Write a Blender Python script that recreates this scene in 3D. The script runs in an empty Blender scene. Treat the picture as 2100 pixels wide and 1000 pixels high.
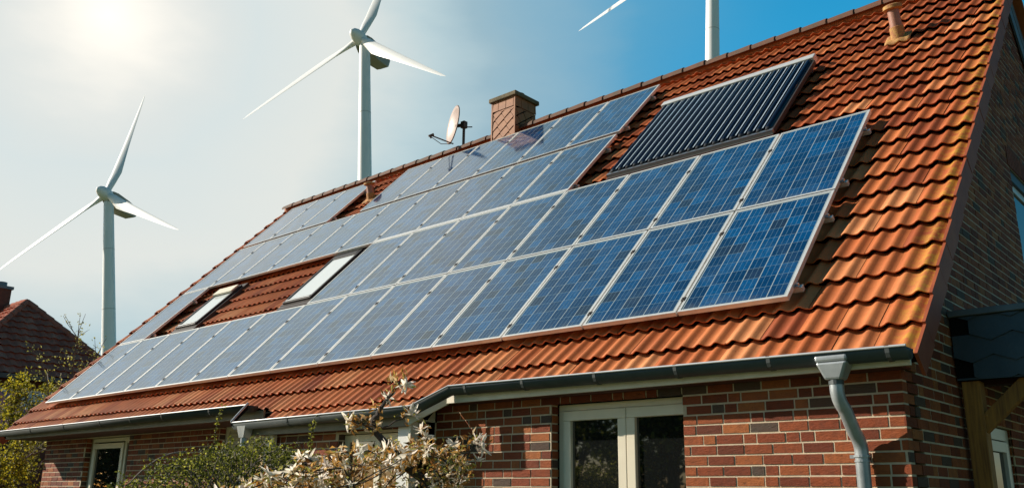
import bpy, math, random
from mathutils import Vector, Matrix, Euler
random.seed(7)
R = math.radians
scene = bpy.context.scene
COL = scene.collection

# ------------------------------------------------------------------ camera
cam_d = bpy.data.cameras.new('camera')
cam = bpy.data.objects.new('camera', cam_d)
COL.objects.link(cam)
cam_d.sensor_width = 36.0
cam_d.lens = 36.0 * 1813.87 / 2100.0
cam_d.clip_start = 0.05
cam_d.clip_end = 4000
cr = Vector((0.74812257, 0.66344971, 0.01212828))
cd = Vector((-0.17372796, 0.21347461, -0.96137775))
cf = Vector((-0.64041487, 0.71712138, 0.27496494))
mw = Matrix.Identity(4)
for i in range(3):
    mw[i][0] = cr[i]; mw[i][1] = -cd[i]; mw[i][2] = -cf[i]
mw.translation = Vector((2.88163836, -6.44845217, 1.6))
mw[0][1], mw[1][1], mw[2][1] = 0.17372796, -0.21347461, 0.96137775
cam.matrix_world = mw
scene.camera = cam

# ------------------------------------------------------------------ light
SUN = Vector((-0.76, -0.405, 0.425)).normalized()
sun_el = math.asin(SUN.z)
sun_rot = math.atan2(SUN.x, SUN.y)
sd = bpy.data.lights.new('sun', 'SUN')
sd.energy = 5.0
sd.angle = R(0.5)
sd.color = (1.0, 0.90, 0.76)
so = bpy.data.objects.new('sun', sd)
so.rotation_euler = SUN.to_track_quat('Z', 'Y').to_euler()
so.location = (-30, -30, 40)
COL.objects.link(so)

world = bpy.data.worlds.new('World')
scene.world = world
world.use_nodes = True
wn = world.node_tree.nodes; wl = world.node_tree.links
wn.clear()
w_out = wn.new('ShaderNodeOutputWorld')
w_bg = wn.new('ShaderNodeBackground')
w_bg.inputs['Strength'].default_value = 0.0834
sky = wn.new('ShaderNodeTexSky')
sky.sky_type = 'NISHITA'
sky.sun_disc = False
sky.sun_elevation = sun_el
sky.sun_rotation = sun_rot
sky.air_density = 1.0
sky.dust_density = 0.4
sky.ozone_density = 2.0
hs = wn.new('ShaderNodeHueSaturation')
hs.inputs['Hue'].default_value = 0.475
hs.inputs['Saturation'].default_value = 1.45
hs.inputs['Value'].default_value = 1.0
wl.new(sky.outputs[0], hs.inputs['Color'])
tc = wn.new('ShaderNodeTexCoord')
# the bright, hazy part of the sky: by angle from its middle
vm = wn.new('ShaderNodeVectorMath'); vm.operation = 'DOT_PRODUCT'
vm.inputs[1].default_value = Vector((-0.83, 0.317, 0.459)).normalized()
wl.new(tc.outputs['Generated'], vm.inputs[0])
ac = wn.new('ShaderNodeMath'); ac.operation = 'ARCCOSINE'
wl.new(vm.outputs['Value'], ac.inputs[0])
wnoi = wn.new('ShaderNodeTexNoise'); wnoi.inputs['Scale'].default_value = 3.2; wnoi.inputs['Detail'].default_value = 5; wnoi.inputs['Roughness'].default_value = 0.55
wmp = wn.new('ShaderNodeMapping'); wmp.inputs['Scale'].default_value = (1, 1, 2.6)
wl.new(tc.outputs['Generated'], wmp.inputs[0]); wl.new(wmp.outputs[0], wnoi.inputs['Vector'])
wadd = wn.new('ShaderNodeMath'); wadd.operation = 'MULTIPLY_ADD'; wadd.inputs[1].default_value = R(9.0)
wl.new(wnoi.outputs['Fac'], wadd.inputs[0])
wsub = wn.new('ShaderNodeMath'); wsub.operation = 'ADD'; wsub.inputs[1].default_value = R(-4.5)
wl.new(ac.outputs[0], wsub.inputs[0]); wl.new(wsub.outputs[0], wadd.inputs[2])
ac = wadd
def wmap(a, b, lo, hi, smooth=True):
    n = wn.new('ShaderNodeMapRange')
    n.interpolation_type = 'SMOOTHSTEP' if smooth else 'LINEAR'
    n.inputs['From Min'].default_value = R(a); n.inputs['From Max'].default_value = R(b)
    n.inputs['To Min'].default_value = lo; n.inputs['To Max'].default_value = hi
    wl.new(ac.outputs[0], n.inputs['Value'])
    return n
def wramp(stops):
    d = wn.new('ShaderNodeMath'); d.operation = 'MULTIPLY'; d.inputs[1].default_value = 1.0 / R(100)
    wl.new(ac.outputs[0], d.inputs[0])
    n = wn.new('ShaderNodeValToRGB'); e = n.color_ramp.elements
    while len(e) > 1: e.remove(e[-1])
    for i, (p, v) in enumerate(stops):
        q = e[0] if i == 0 else e.new(p / 100.0)
        q.position = p / 100.0; q.color = (v, v, v, 1) if not isinstance(v, tuple) else (*v, 1)
    wl.new(d.outputs[0], n.inputs[0])
    return n
m1 = wramp([(4, 1.0), (30, 1.0), (45, 0.0)])
hz = wramp([(3, (0.80, 0.80, 0.76)), (9, (0.70, 0.775, 0.775)), (15, (0.77, 0.80, 0.765)), (19.3, (0.51, 0.65, 0.69)), (22.5, (0.335, 0.50, 0.585)), (31.5, (0.105, 0.37, 0.585)), (43, (0.020, 0.30, 0.58))])
hzs = wn.new('ShaderNodeVectorMath'); hzs.operation = 'SCALE'; hzs.inputs['Scale'].default_value = 1.0 / (0.0925 * 1.189)
wl.new(hz.outputs[0], hzs.inputs[0])
# clear air brightens towards the hazy part and darkens away from it
vv = wramp([(0, 0.6), (15, 0.62), (35, 1.0), (46, 0.98), (66, 0.34), (85, 0.28), (99, 0.36)])
vx = wn.new('ShaderNodeMath'); vx.operation = 'MULTIPLY'; vx.inputs[1].default_value = 2.05
wl.new(vv.outputs[0], vx.inputs[0]); wl.new(vx.outputs[0], hs.inputs['Value'])
mix = wn.new('ShaderNodeMix'); mix.data_type = 'RGBA'
wl.new(m1.outputs[0], mix.inputs['Factor'])
wl.new(hs.outputs[0], mix.inputs['A'])
wl.new(hzs.outputs[0], mix.inputs['B'])
m2 = wmap(-2.5, 7.2, 1.0, 0.0)
mx2 = wn.new('ShaderNodeMix'); mx2.data_type = 'RGBA'
wl.new(m2.outputs[0], mx2.inputs['Factor'])
wl.new(mix.outputs['Result'], mx2.inputs['A'])
mx2.inputs['B'].default_value = (11.5, 10.9, 9.7, 1)
# deeper sky overhead
wsep = wn.new('ShaderNodeSeparateXYZ'); wl.new(tc.outputs['Generated'], wsep.inputs[0])
wz = wn.new('ShaderNodeMapRange'); wz.interpolation_type = 'SMOOTHSTEP'
for i, v in enumerate((0.56, 0.90, 1.0, 0.42)): wz.inputs[i + 1].default_value = v
wl.new(wsep.outputs[2], wz.inputs[0])
wsc = wn.new('ShaderNodeVectorMath'); wsc.operation = 'SCALE'
wl.new(mx2.outputs['Result'], wsc.inputs[0]); wl.new(wz.outputs[0], wsc.inputs['Scale'])
wl.new(wsc.outputs[0], w_bg.inputs['Color'])
wl.new(w_bg.outputs[0], w_out.inputs[0])
scene.view_settings.view_transform = 'Standard'
scene.view_settings.look = 'None'
scene.view_settings.exposure = 0.4
scene.view_settings.gamma = 1.0
scene.cycles.max_bounces = 6
scene.cycles.use_denoising = True

# ------------------------------------------------------------------ materials
def mat(name, col, rough=0.7, metal=0.0, spec=0.5):
    m = bpy.data.materials.new(name); m.use_nodes = True
    b = m.node_tree.nodes['Principled BSDF']
    b.inputs['Base Color'].default_value = (*col, 1)
    b.inputs['Roughness'].default_value = rough
    b.inputs['Metallic'].default_value = metal
    b.inputs['Specular IOR Level'].default_value = spec
    return m
class NT:
    """small node helper"""
    def __init__(s, m):
        s.t = m.node_tree; s.n = s.t.nodes; s.l = s.t.links
        s.b = s.n['Principled BSDF']
    def new(s, t, **k):
        n = s.n.new(t)
        for a, v in k.items(): setattr(n, a, v)
        return n
    def math(s, op, a, b=None, c=None):
        n = s.new('ShaderNodeMath', operation=op)
        for i, v in enumerate((a, b, c)):
            if v is None: continue
            if isinstance(v, (int, float)): n.inputs[i].default_value = v
            else: s.l.new(v, n.inputs[i])
        return n.outputs[0]
    def mix(s, f, a, b, mode='MIX'):
        n = s.new('ShaderNodeMix', data_type='RGBA', blend_type=mode)
        for k, v in (('Factor', f), ('A', a), ('B', b)):
            if isinstance(v, (int, float)): n.inputs[k].default_value = v
            elif isinstance(v, tuple): n.inputs[k].default_value = (*v, 1)
            else: s.l.new(v, n.inputs[k])
        return n.outputs['Result']
    def noise(s, scale, detail=4, vec=None, rough=0.6):
        n = s.new('ShaderNodeTexNoise')
        n.inputs['Scale'].default_value = scale; n.inputs['Detail'].default_value = detail
        n.inputs['Roughness'].default_value = rough
        if vec is not None: s.l.new(vec, n.inputs['Vector'])
        return n.outputs['Fac']
    def ramp(s, f, stops):
        n = s.new('ShaderNodeValToRGB')
        e = n.color_ramp.elements
        while len(e) > 1: e.remove(e[-1])
        e[0].position = stops[0][0]; e[0].color = (*stops[0][1], 1)
        for p, c in stops[1:]:
            q = e.new(p); q.color = (*c, 1)
        s.l.new(f, n.inputs[0]); return n.outputs[0]
    def obj(s): return s.new('ShaderNodeTexCoord').outputs['Object']
    def attr(s, name): return s.new('ShaderNodeAttribute', attribute_name=name).outputs['Fac']
    def map(s, v, a, b, c=0.0, d=1.0):
        n = s.new('ShaderNodeMapRange')
        for i, q in enumerate((a, b, c, d)): n.inputs[i + 1].default_value = q
        s.l.new(v, n.inputs[0]); return n.outputs[0]
    def bump(s, h, strength=0.3, dist=0.01):
        n = s.new('ShaderNodeBump')
        n.inputs['Strength'].default_value = strength; n.inputs['Distance'].default_value = dist
        s.l.new(h, n.inputs['Height']); s.l.new(n.outputs[0], s.b.inputs['Normal'])
    def base(s, c): s.l.new(c, s.b.inputs['Base Color'])

def noisy(name, c1, c2, rough=0.7, scale=6, metal=0.0, bump=0.0, bscale=60, spec=0.5):
    m = mat(name, c1, rough, metal, spec); t = NT(m)
    v = t.obj()
    f = t.map(t.noise(scale, 5, v), 0.32, 0.68)
    t.base(t.mix(f, c1, c2))
    if bump: t.bump(t.noise(bscale, 4, v), bump, 0.01)
    return m

def make_tile_mat(name, cols, lichen=True):
    m = mat(name, cols[0], 0.7 if lichen else 0.9, 0, 0.25 if lichen else 0.05); t = NT(m)
    v = t.obj()
    r = t.attr('rnd')
    c = t.ramp(r, [(0.0, cols[0]), (0.35, cols[1]), (0.7, cols[2]), (1.0, cols[3])])
    f1 = t.map(t.noise(3.2, 6, v), 0.35, 0.7)
    c = t.mix(t.math('MULTIPLY', f1, 0.5), c, tuple(x * y for x, y in zip(cols[1], (0.52, 0.60, 0.72))))
    # fine dark specks and pale scuffs of weathered concrete
    sp = t.map(t.noise(75, 3, v), 0.60, 0.72)
    c = t.mix(t.math('MULTIPLY', sp, 0.45), c, (0.05, 0.028, 0.018))
    sc = t.map(t.noise(28, 5, v), 0.62, 0.75)
    c = t.mix(t.math('MULTIPLY', sc, 0.22), c, (0.62, 0.36, 0.20))
    if lichen:
        # yellow lichen on the verge column (grows towards the right-hand edge)
        e = t.attr('edge')
        n = t.map(t.noise(11, 5, v, 0.75), 0.44, 0.60)
        k = t.math('MULTIPLY', t.math('MULTIPLY', n, e), 0.65)
        c = t.mix(k, c, (0.52, 0.33, 0.035))
    t.base(c)
    t.bump(t.noise(120, 3, v), 0.25, 0.004)
    return m

M = {}
M['tile'] = make_tile_mat('roof_tile', [(0.30, 0.066, 0.022), (0.45, 0.110, 0.031), (0.56, 0.165, 0.050), (0.68, 0.27, 0.105)])
M['verge'] = noisy('verge_tile', (0.26, 0.052, 0.018), (0.34, 0.080, 0.026), 0.65, 5, bump=0.2)  # tile red taken darker: shade on the verge flaps put into the colour
M['ridge'] = noisy('ridge_tile', (0.16, 0.055, 0.025), (0.085, 0.055, 0.032), 0.8, 7, bump=0.3)
M['ntile'] = make_tile_mat('neighbour_tile', [(0.36, 0.12, 0.08), (0.43, 0.145, 0.095), (0.48, 0.17, 0.11), (0.54, 0.22, 0.15)], False)
M['mortar'] = noisy('mortar', (0.66, 0.54, 0.38), (0.50, 0.40, 0.28), 0.9, 9, bump=0.4, bscale=150)
M['wood'] = noisy('timber', (0.20, 0.105, 0.03), (0.13, 0.065, 0.02), 0.7, 4, bump=0.2)
def wood_grain(m):
    t = NT(m); v = t.obj()
    mp = t.new('ShaderNodeMapping'); mp.inputs['Scale'].default_value = (26, 26, 1.6)
    t.l.new(v, mp.inputs[0])
    f = t.map(t.noise(1.6, 6, mp.outputs[0]), 0.35, 0.65)
    t.base(t.mix(f, (0.46, 0.20, 0.035), (0.22, 0.088, 0.018)))
wood_grain(M['wood'])
M['zinc'] = noisy('zinc', (0.085, 0.097, 0.098), (0.055, 0.065, 0.066), 0.5, 3.5, metal=0.3)
M['zinc_shaded'] = noisy('shaded_zinc', (0.042, 0.048, 0.046), (0.028, 0.032, 0.028), 0.6, 3.5, metal=0.2)  # darker copy of zinc, shade painted into the left gutter
M['zinc_light'] = noisy('galvanised_zinc', (0.42, 0.45, 0.46), (0.27, 0.295, 0.305), 0.36, 7, metal=0.35)
M['fascia_shaded'] = noisy('shaded_paint', (0.21, 0.18, 0.11), (0.15, 0.125, 0.075), 0.6, 5)  # eave shade painted into the left and bay fascia boards
M['white'] = noisy('white_paint', (0.82, 0.76, 0.62), (0.68, 0.61, 0.48), 0.55, 4)
M['cream'] = noisy('cream_frame', (0.76, 0.69, 0.54), (0.68, 0.61, 0.47), 0.4, 3)
M['plastic'] = mat('white_plastic', (0.68, 0.68, 0.65), 0.35)
M['darkframe'] = mat('dark_frame', (0.035, 0.03, 0.028), 0.45, 0.2)
M['flash'] = mat('flashing', (0.06, 0.05, 0.045), 0.5, 0.3)
M['alu'] = noisy('aluminium', (0.80, 0.79, 0.76), (0.70, 0.69, 0.66), 0.38, 8, metal=0.45)
M['reflector'] = mat('reflector', (0.55, 0.64, 0.72), 0.35, 0.2)
M['rim'] = mat('sunlit_zinc', (0.50, 0.51, 0.52), 0.4, 0.2)  # pale copy of zinc, paints the sunlit edge along the gutter rims
M['steel'] = mat('steel', (0.45, 0.45, 0.45), 0.35, 0.9)
M['turbine'] = noisy('turbine_white', (0.86, 0.86, 0.84), (0.83, 0.83, 0.81), 0.4, 0.2)
M['joint'] = mat('tower_joint', (0.62, 0.62, 0.59), 0.5)
M['nacelle'] = mat('nacelle', (0.34, 0.31, 0.25), 0.5)
M['slate'] = noisy('slate', (0.040, 0.055, 0.068), (0.062, 0.082, 0.098), 0.4, 3, bump=0.2)
M['roofedge'] = noisy('roof_edge', (0.17, 0.19, 0.21), (0.12, 0.135, 0.15), 0.5, 4, metal=0.3)
M['dark'] = mat('dark_interior', (0.012, 0.011, 0.010), 0.9, 0, 0.0)
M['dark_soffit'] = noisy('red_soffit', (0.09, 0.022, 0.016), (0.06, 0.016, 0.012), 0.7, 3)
M['dish'] = noisy('dish_paint', (0.36, 0.26, 0.215), (0.31, 0.215, 0.175), 0.45, 3)
M['rust'] = noisy('rusty_metal', (0.12, 0.07, 0.045), (0.07, 0.045, 0.035), 0.6, 20)
M['shingle'] = noisy('chimney_shingle', (0.36, 0.135, 0.04), (0.27, 0.095, 0.028), 0.65, 6, bump=0.2)
M['concrete'] = noisy('mossy_concrete', (0.20, 0.15, 0.085), (0.085, 0.07, 0.035), 0.9, 12, bump=0.5, bscale=40)
M['clay'] = noisy('clay_pipe', (0.40, 0.19, 0.125), (0.28, 0.12, 0.08), 0.5, 8)
M['ochre'] = noisy('lichen_ochre', (0.46, 0.27, 0.07), (0.34, 0.12, 0.05), 0.8, 22, bump=0.4)
M['bark'] = noisy('bark', (0.085, 0.06, 0.045), (0.045, 0.032, 0.025), 0.85, 30, bump=0.5)
M['palebark'] = noisy('grey_bark', (0.20, 0.16, 0.13), (0.12, 0.095, 0.08), 0.8, 30, bump=0.4)
M['grass'] = noisy('grass', (0.05, 0.085, 0.02), (0.09, 0.10, 0.035), 0.95, 0.8, bump=0.5, bscale=20)
M['blackrubber'] = mat('collector_black', (0.02, 0.02, 0.022), 0.5)

def make_brick(name, ramp):
    m = mat(name, ramp[0][1], 0.8, 0, 0.3); t = NT(m)
    v = t.obj(); r = t.attr('rnd')
    c = t.ramp(r, ramp)
    f = t.map(t.noise(14, 6, v, 0.7), 0.35, 0.7)
    c = t.mix(t.math('MULTIPLY', f, 0.5), c, (0.10, 0.035, 0.02))
    g = t.map(t.noise(55, 4, v), 0.60, 0.74)
    c = t.mix(t.math('MULTIPLY', g, 0.5), c, (0.05, 0.03, 0.025))
    t.base(c)
    mp = t.new('ShaderNodeMapping'); mp.inputs['Scale'].default_value = (20, 20, 55)
    t.l.new(v, mp.inputs[0])
    h = t.noise(1.0, 6, mp.outputs[0], 0.75)
    cr_ = t.map(h, 0.30, 0.42, 1.0, 0.0)
    t.base(t.mix(t.math('MULTIPLY', cr_, 0.7), c, (0.045, 0.018, 0.010)))
    t.bump(h, 1.0, 0.010)
    return m
M['brick'] = make_brick('brick', [(0.0, (0.075, 0.058, 0.045)), (0.10, (0.10, 0.065, 0.045)), (0.11, (0.15, 0.028, 0.009)), (0.45, (0.25, 0.050, 0.015)),
                                  (0.8, (0.34, 0.084, 0.023)), (1.0, (0.42, 0.135, 0.036))])

def leafmat(name, stops, trans=0.5, rough=0.55):
    m = mat(name, stops[0][1], rough, 0, 0.4); t = NT(m)
    c = t.ramp(t.attr('rnd'), stops)
    t.base(c)
    tr = t.new('ShaderNodeBsdfTranslucent'); t.l.new(c, tr.inputs[0])
    ms = t.new('ShaderNodeMixShader'); ms.inputs[0].default_value = trans
    t.l.new(t.b.outputs[0], ms.inputs[1]); t.l.new(tr.outputs[0], ms.inputs[2])
    t.l.new(ms.outputs[0], t.n['Material Output'].inputs[0])
    return m
M['leaf_green'] = leafmat('shrub_leaf', [(0, (0.03, 0.038, 0.008)), (0.4, (0.085, 0.10, 0.014)), (0.72, (0.22, 0.23, 0.03)), (1, (0.52, 0.50, 0.09))])
M['leaf_yellow'] = leafmat('yellow_leaf', [(0, (0.07, 0.08, 0.010)), (0.35, (0.22, 0.21, 0.018)), (0.7, (0.48, 0.40, 0.025)), (1, (0.68, 0.52, 0.04))])
M['leaf_olive'] = leafmat('olive_leaf', [(0, (0.08, 0.075, 0.018)), (0.5, (0.30, 0.28, 0.06)), (1, (0.58, 0.54, 0.15))])
M['leaf_dark'] = leafmat('dark_leaf', [(0, (0.02, 0.035, 0.01)), (0.6, (0.05, 0.075, 0.02)), (1, (0.12, 0.14, 0.04))])
M['petal'] = leafmat('petal', [(0, (0.86, 0.76, 0.68)), (0.5, (0.90, 0.85, 0.74)), (1, (0.88, 0.80, 0.66))], 0.6, 0.6)
M['withered'] = leafmat('withered_petal', [(0, (0.16, 0.07, 0.02)), (0.3, (0.46, 0.22, 0.045)), (0.65, (0.66, 0.40, 0.12)), (1, (0.85, 0.70, 0.50))], 0.5)

def make_cells():
    m = mat('solar_cells', (0.01, 0.06, 0.25), 0.10, 0, 0.5); t = NT(m)
    uv = t.new('ShaderNodeTexCoord').outputs['UV']
    s = t.new('ShaderNodeSeparateXYZ'); t.l.new(uv, s.inputs[0])
    u, v = s.outputs[0], s.outputs[1]
    fu, fv = t.math('FRACT', u), t.math('FRACT', v)
    iu, iv = t.math('FLOOR', u), t.math('FLOOR', v)
    rnd = t.new('ShaderNodeObjectInfo').outputs['Random']
    cb = t.new('ShaderNodeCombineXYZ')
    t.l.new(iu, cb.inputs[0]); t.l.new(iv, cb.inputs[1]); t.l.new(t.math('MULTIPLY', rnd, 91.7), cb.inputs[2])
    wnz = t.new('ShaderNodeTexWhiteNoise', noise_dimensions='3D'); t.l.new(cb.outputs[0], wnz.inputs[0])
    c = t.ramp(wnz.outputs['Value'], [(0.0, (0.014, 0.020, 0.045)), (0.05, (0.010, 0.026, 0.075)), (0.08, (0.0008, 0.024, 0.090)), (0.6, (0.0008, 0.044, 0.150)), (1.0, (0.0014, 0.082, 0.245))])
    # crystal grain of polycrystalline silicon
    cb2 = t.new('ShaderNodeCombineXYZ'); t.l.new(u, cb2.inputs[0]); t.l.new(v, cb2.inputs[1]); t.l.new(t.math('MULTIPLY', rnd, 33.0), cb2.inputs[2])
    vo = t.new('ShaderNodeTexVoronoi'); vo.inputs['Scale'].default_value = 7; t.l.new(cb2.outputs[0], vo.inputs['Vector'])
    sv = t.new('ShaderNodeSeparateColor'); t.l.new(vo.outputs['Color'], sv.inputs[0])
    c = t.mix(t.math('MULTIPLY', sv.outputs[0], 0.45), c, (0.001, 0.009, 0.045))
    # busbars along the slope
    def near(x, p, w): return t.math('LESS_THAN', t.math('ABSOLUTE', t.math('SUBTRACT', x, p)), w)
    bb = t.math('MAXIMUM', near(fu, 0.34, 0.012), near(fu, 0.66, 0.012))
    c = t.mix(t.math('MULTIPLY', bb, 0.50), c, (0.20, 0.33, 0.40))
    gu = t.math('GREATER_THAN', t.math('ABSOLUTE', t.math('SUBTRACT', fu, 0.5)), 0.472)
    gv = t.math('GREATER_THAN', t.math('ABSOLUTE', t.math('SUBTRACT', fv, 0.5)), 0.487)
    ou = t.math('GREATER_THAN', t.math('ABSOLUTE', t.math('SUBTRACT', u, 3.0)), 3.0)
    ov = t.math('GREATER_THAN', t.math('ABSOLUTE', t.math('SUBTRACT', v, 5.0)), 5.0)
    g = t.math('MAXIMUM', t.math('MAXIMUM', gu, gv), t.math('MAXIMUM', ou, ov))
    g2 = t.math('MAXIMUM', t.math('MAXIMUM', gu, ou), ov)
    c = t.mix(t.math('MULTIPLY', g, 0.55), c, (0.27, 0.37, 0.38))
    c = t.mix(t.math('MULTIPLY', g2, 0.82), c, (0.33, 0.39, 0.40))
    ob = t.new('ShaderNodeTexCoord').outputs['Object']
    cb3 = t.new('ShaderNodeVectorMath', operation='ADD'); t.l.new(ob, cb3.inputs[0]); t.l.new(t.math('MULTIPLY', rnd, 57.0), cb3.inputs[1])
    du = t.map(t.noise(3.5, 6, cb3.outputs[0], 0.7), 0.48, 0.78)
    c = t.mix(t.math('MULTIPLY', du, 0.10), c, (0.24, 0.27, 0.24))
    t.base(c)
    low = t.math('MULTIPLY', t.map(v, 0.9, -0.1, 0.0, 1.0), t.map(t.noise(9.0, 5, cb3.outputs[0], 0.7), 0.38, 0.66))
    c = t.mix(t.math('MULTIPLY', low, 0.30), c, (0.20, 0.19, 0.16))
    t.base(c)
    t.l.new(t.map(du, 0.0, 1.0, 0.07, 0.20), t.b.inputs['Roughness'])
    return m
M['cells'] = make_cells()
_pb = M['cells'].node_tree.nodes['Principled BSDF']
_pb.inputs['IOR'].default_value = 1.7
_pb.inputs['Specular Tint'].default_value = (0.66, 1.0, 0.88, 1)
_pb.inputs['Coat Weight'].default_value = 0.45
_pb.inputs['Coat IOR'].default_value = 1.4
_pb.inputs['Coat Roughness'].default_value = 0.06
def glass_dark(name, ior=1.6, col=(0.008, 0.009, 0.009)):
    m = mat(name, col, 0.02, 0, 0.5); m.node_tree.nodes['Principled BSDF'].inputs['IOR'].default_value = ior
    return m
M['pane'] = glass_dark('window_glass', 2.2)
M['skypane'] = glass_dark('skylight_glass', 1.9, (0.62, 0.66, 0.66))
M['bluepane'] = glass_dark('blue_window_glass', 2.0, (0.10, 0.2, 0.35))
M['tube'] = glass_dark('collector_tube', 1.5, (0.006, 0.012, 0.03))
M['shutter'] = noisy('roller_shutter', (0.46, 0.40, 0.29), (0.40, 0.35, 0.25), 0.5, 4)

# ------------------------------------------------------------------ mesh helper
class MB:
    def __init__(s): s.v = []; s.f = []; s.uv = []; s.r = []; s.e = []; s.has_uv = False
    def face(s, pts, uv=None, r=0.5, e=0.0):
        i = len(s.v); s.v.extend(pts); s.f.append(tuple(range(i, i + len(pts))))
        s.uv.append(uv); s.r.append(r); s.e.append(e)
        if uv: s.has_uv = True
    def add(s, verts, faces, r=0.5, e=0.0):
        i = len(s.v); s.v.extend(verts)
        for f in faces:
            s.f.append(tuple(a + i for a in f)); s.uv.append(None); s.r.append(r); s.e.append(e)
    def box(s, c, size, X=(1, 0, 0), Y=(0, 1, 0), Z=(0, 0, 1), r=0.5):
        c = Vector(c); X = Vector(X) * size[0] / 2; Y = Vector(Y) * size[1] / 2; Z = Vector(Z) * size[2] / 2
        v = [c + X * a + Y * b + Z * d for d in (-1, 1) for b in (-1, 1) for a in (-1, 1)]
        s.add(v, [(0, 2, 3, 1), (4, 5, 7, 6), (0, 1, 5, 4), (2, 6, 7, 3), (0, 4, 6, 2), (1, 3, 7, 5)], r)
    def span(s, a, b, r=0.5):
        s.box([(a[i] + b[i]) / 2 for i in range(3)], [abs(b[i] - a[i]) for i in range(3)], r=r)
    def tube(s, pts, rad, n=10, cap=True, r=0.5):
        pts = [Vector(p) for p in pts]
        if isinstance(rad, (int, float)): rad = [rad] * len(pts)
        rings = []; prev = None
        for i, p in enumerate(pts):
            d = (pts[min(i + 1, len(pts) - 1)] - pts[max(i - 1, 0)]).normalized()
            if prev is None:
                a = Vector((0, 0, 1)) if abs(d.z) < 0.9 else Vector((1, 0, 0))
                x = d.cross(a).normalized()
            else:
                x = (prev - d * prev.dot(d)).normalized()
            prev = x; y = d.cross(x)
            rings.append([p + (x * math.cos(t * 2 * math.pi / n) + y * math.sin(t * 2 * math.pi / n)) * rad[i] for t in range(n)])
        v = [q for ring in rings for q in ring]; f = []
        for i in range(len(pts) - 1):
            for t in range(n):
                f.append((i * n + t, i * n + (t + 1) % n, (i + 1) * n + (t + 1) % n, (i + 1) * n + t))
        if cap:
            f.append(tuple(range(n - 1, -1, -1))); f.append(tuple((len(pts) - 1) * n + t for t in range(n)))
        s.add(v, f, r)
    def prism(s, poly, d):
        """extrude a planar polygon (list of points) by vector d"""
        n = len(poly); d = Vector(d); P = [Vector(p) for p in poly]
        f = [tuple(range(n)), tuple(range(2 * n - 1, n - 1, -1))]
        f += [(i, i + n, (i + 1) % n + n, (i + 1) % n) for i in range(n)]
        s.add(P + [p + d for p in P], f)
    def build(s, name, m, parent=None, smooth=False, local=False, bevel=0.0, weld=False):
        me = bpy.data.meshes.new(name)
        off = Vector((0, 0, 0))
        if parent is not None and not local:
            q = parent
            while q is not None: off += q.location; q = q.parent
        me.from_pydata([Vector(v) - off for v in s.v], [], s.f)
        at = me.attributes.new('rnd', 'FLOAT', 'FACE'); at.data.foreach_set('value', s.r)
        if any(s.e):
            at = me.attributes.new('edge', 'FLOAT', 'FACE'); at.data.foreach_set('value', s.e)
        if s.has_uv:
            ul = me.uv_layers.new(name='UVMap')
            k = 0
            for fi, f in enumerate(s.f):
                for j in range(len(f)):
                    if s.uv[fi]: ul.data[k].uv = s.uv[fi][j]
                    k += 1
        me.materials.append(M[m] if isinstance(m, str) else m)
        if smooth: me.polygons.foreach_set('use_smooth', [True] * len(me.polygons))
        me.update()
        o = bpy.data.objects.new(name, me); COL.objects.link(o)
        if parent is not None: o.parent = parent
        if smooth:
            try: me.set_sharp_from_angle(angle=R(50))
            except Exception: pass
        if bevel:
            b = o.modifiers.new('bevel', 'BEVEL'); b.width = bevel; b.segments = 2; b.limit_method = 'ANGLE'
        return o
def tag(o, label=None, cat=None, group=None, kind=None):
    if label: o['label'] = label
    if cat: o['category'] = cat
    if group: o['group'] = group
    if kind: o['kind'] = kind
    return o
def thing(name, label, cat, loc=(0, 0, 0), rz=0, group=None):
    o = bpy.data.objects.new(name, None); COL.objects.link(o)
    o.location = loc; o.rotation_euler = (0, 0, rz); o.empty_display_size = 0.3
    return tag(o, label, cat, group)

# ------------------------------------------------------------------ roof frame
TH = R(45.4367)
ZP = 3.1246
VD = Vector((0, math.cos(TH), math.sin(TH)))
ND = Vector((0, -math.sin(TH), math.cos(TH)))
UD = Vector((1, 0, 0))
def rp(u, s, n=0.0): return Vector((0, 0, ZP)) + UD * u + VD * s + ND * n
S_EAVE = -0.68; S_MID = -0.95; GAUGE = 0.345; S_RIDGE = 7.42
U_L, U_R = -14.98, 1.02
WAVE = 0.15
Y_RIDGE = rp(0, 7.48).y; Z_RIDGE = rp(0, 7.48).z
N_TAIL = -0.102

# ------------------------------------------------------------------ ground
g = MB()
seg = 64
g.add([(0, 0, 0)] + [(1800 * math.cos(i * 2 * math.pi / seg), 1800 * math.sin(i * 2 * math.pi / seg), 0) for i in range(seg)],
      [(0, i + 1, (i + 1) % seg + 1) for i in range(seg)])
tag(g.build('ground', 'grass'), kind='structure')

# ------------------------------------------------------------------ house
house = thing('brick_house', 'large red brick house under an orange tiled roof covered in solar panels', 'house', (-6.7, 2.5, 0))
HX, HY0, HYL = 0.885, -0.28, 0.14        # gable face, right front wall, left front wall

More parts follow.
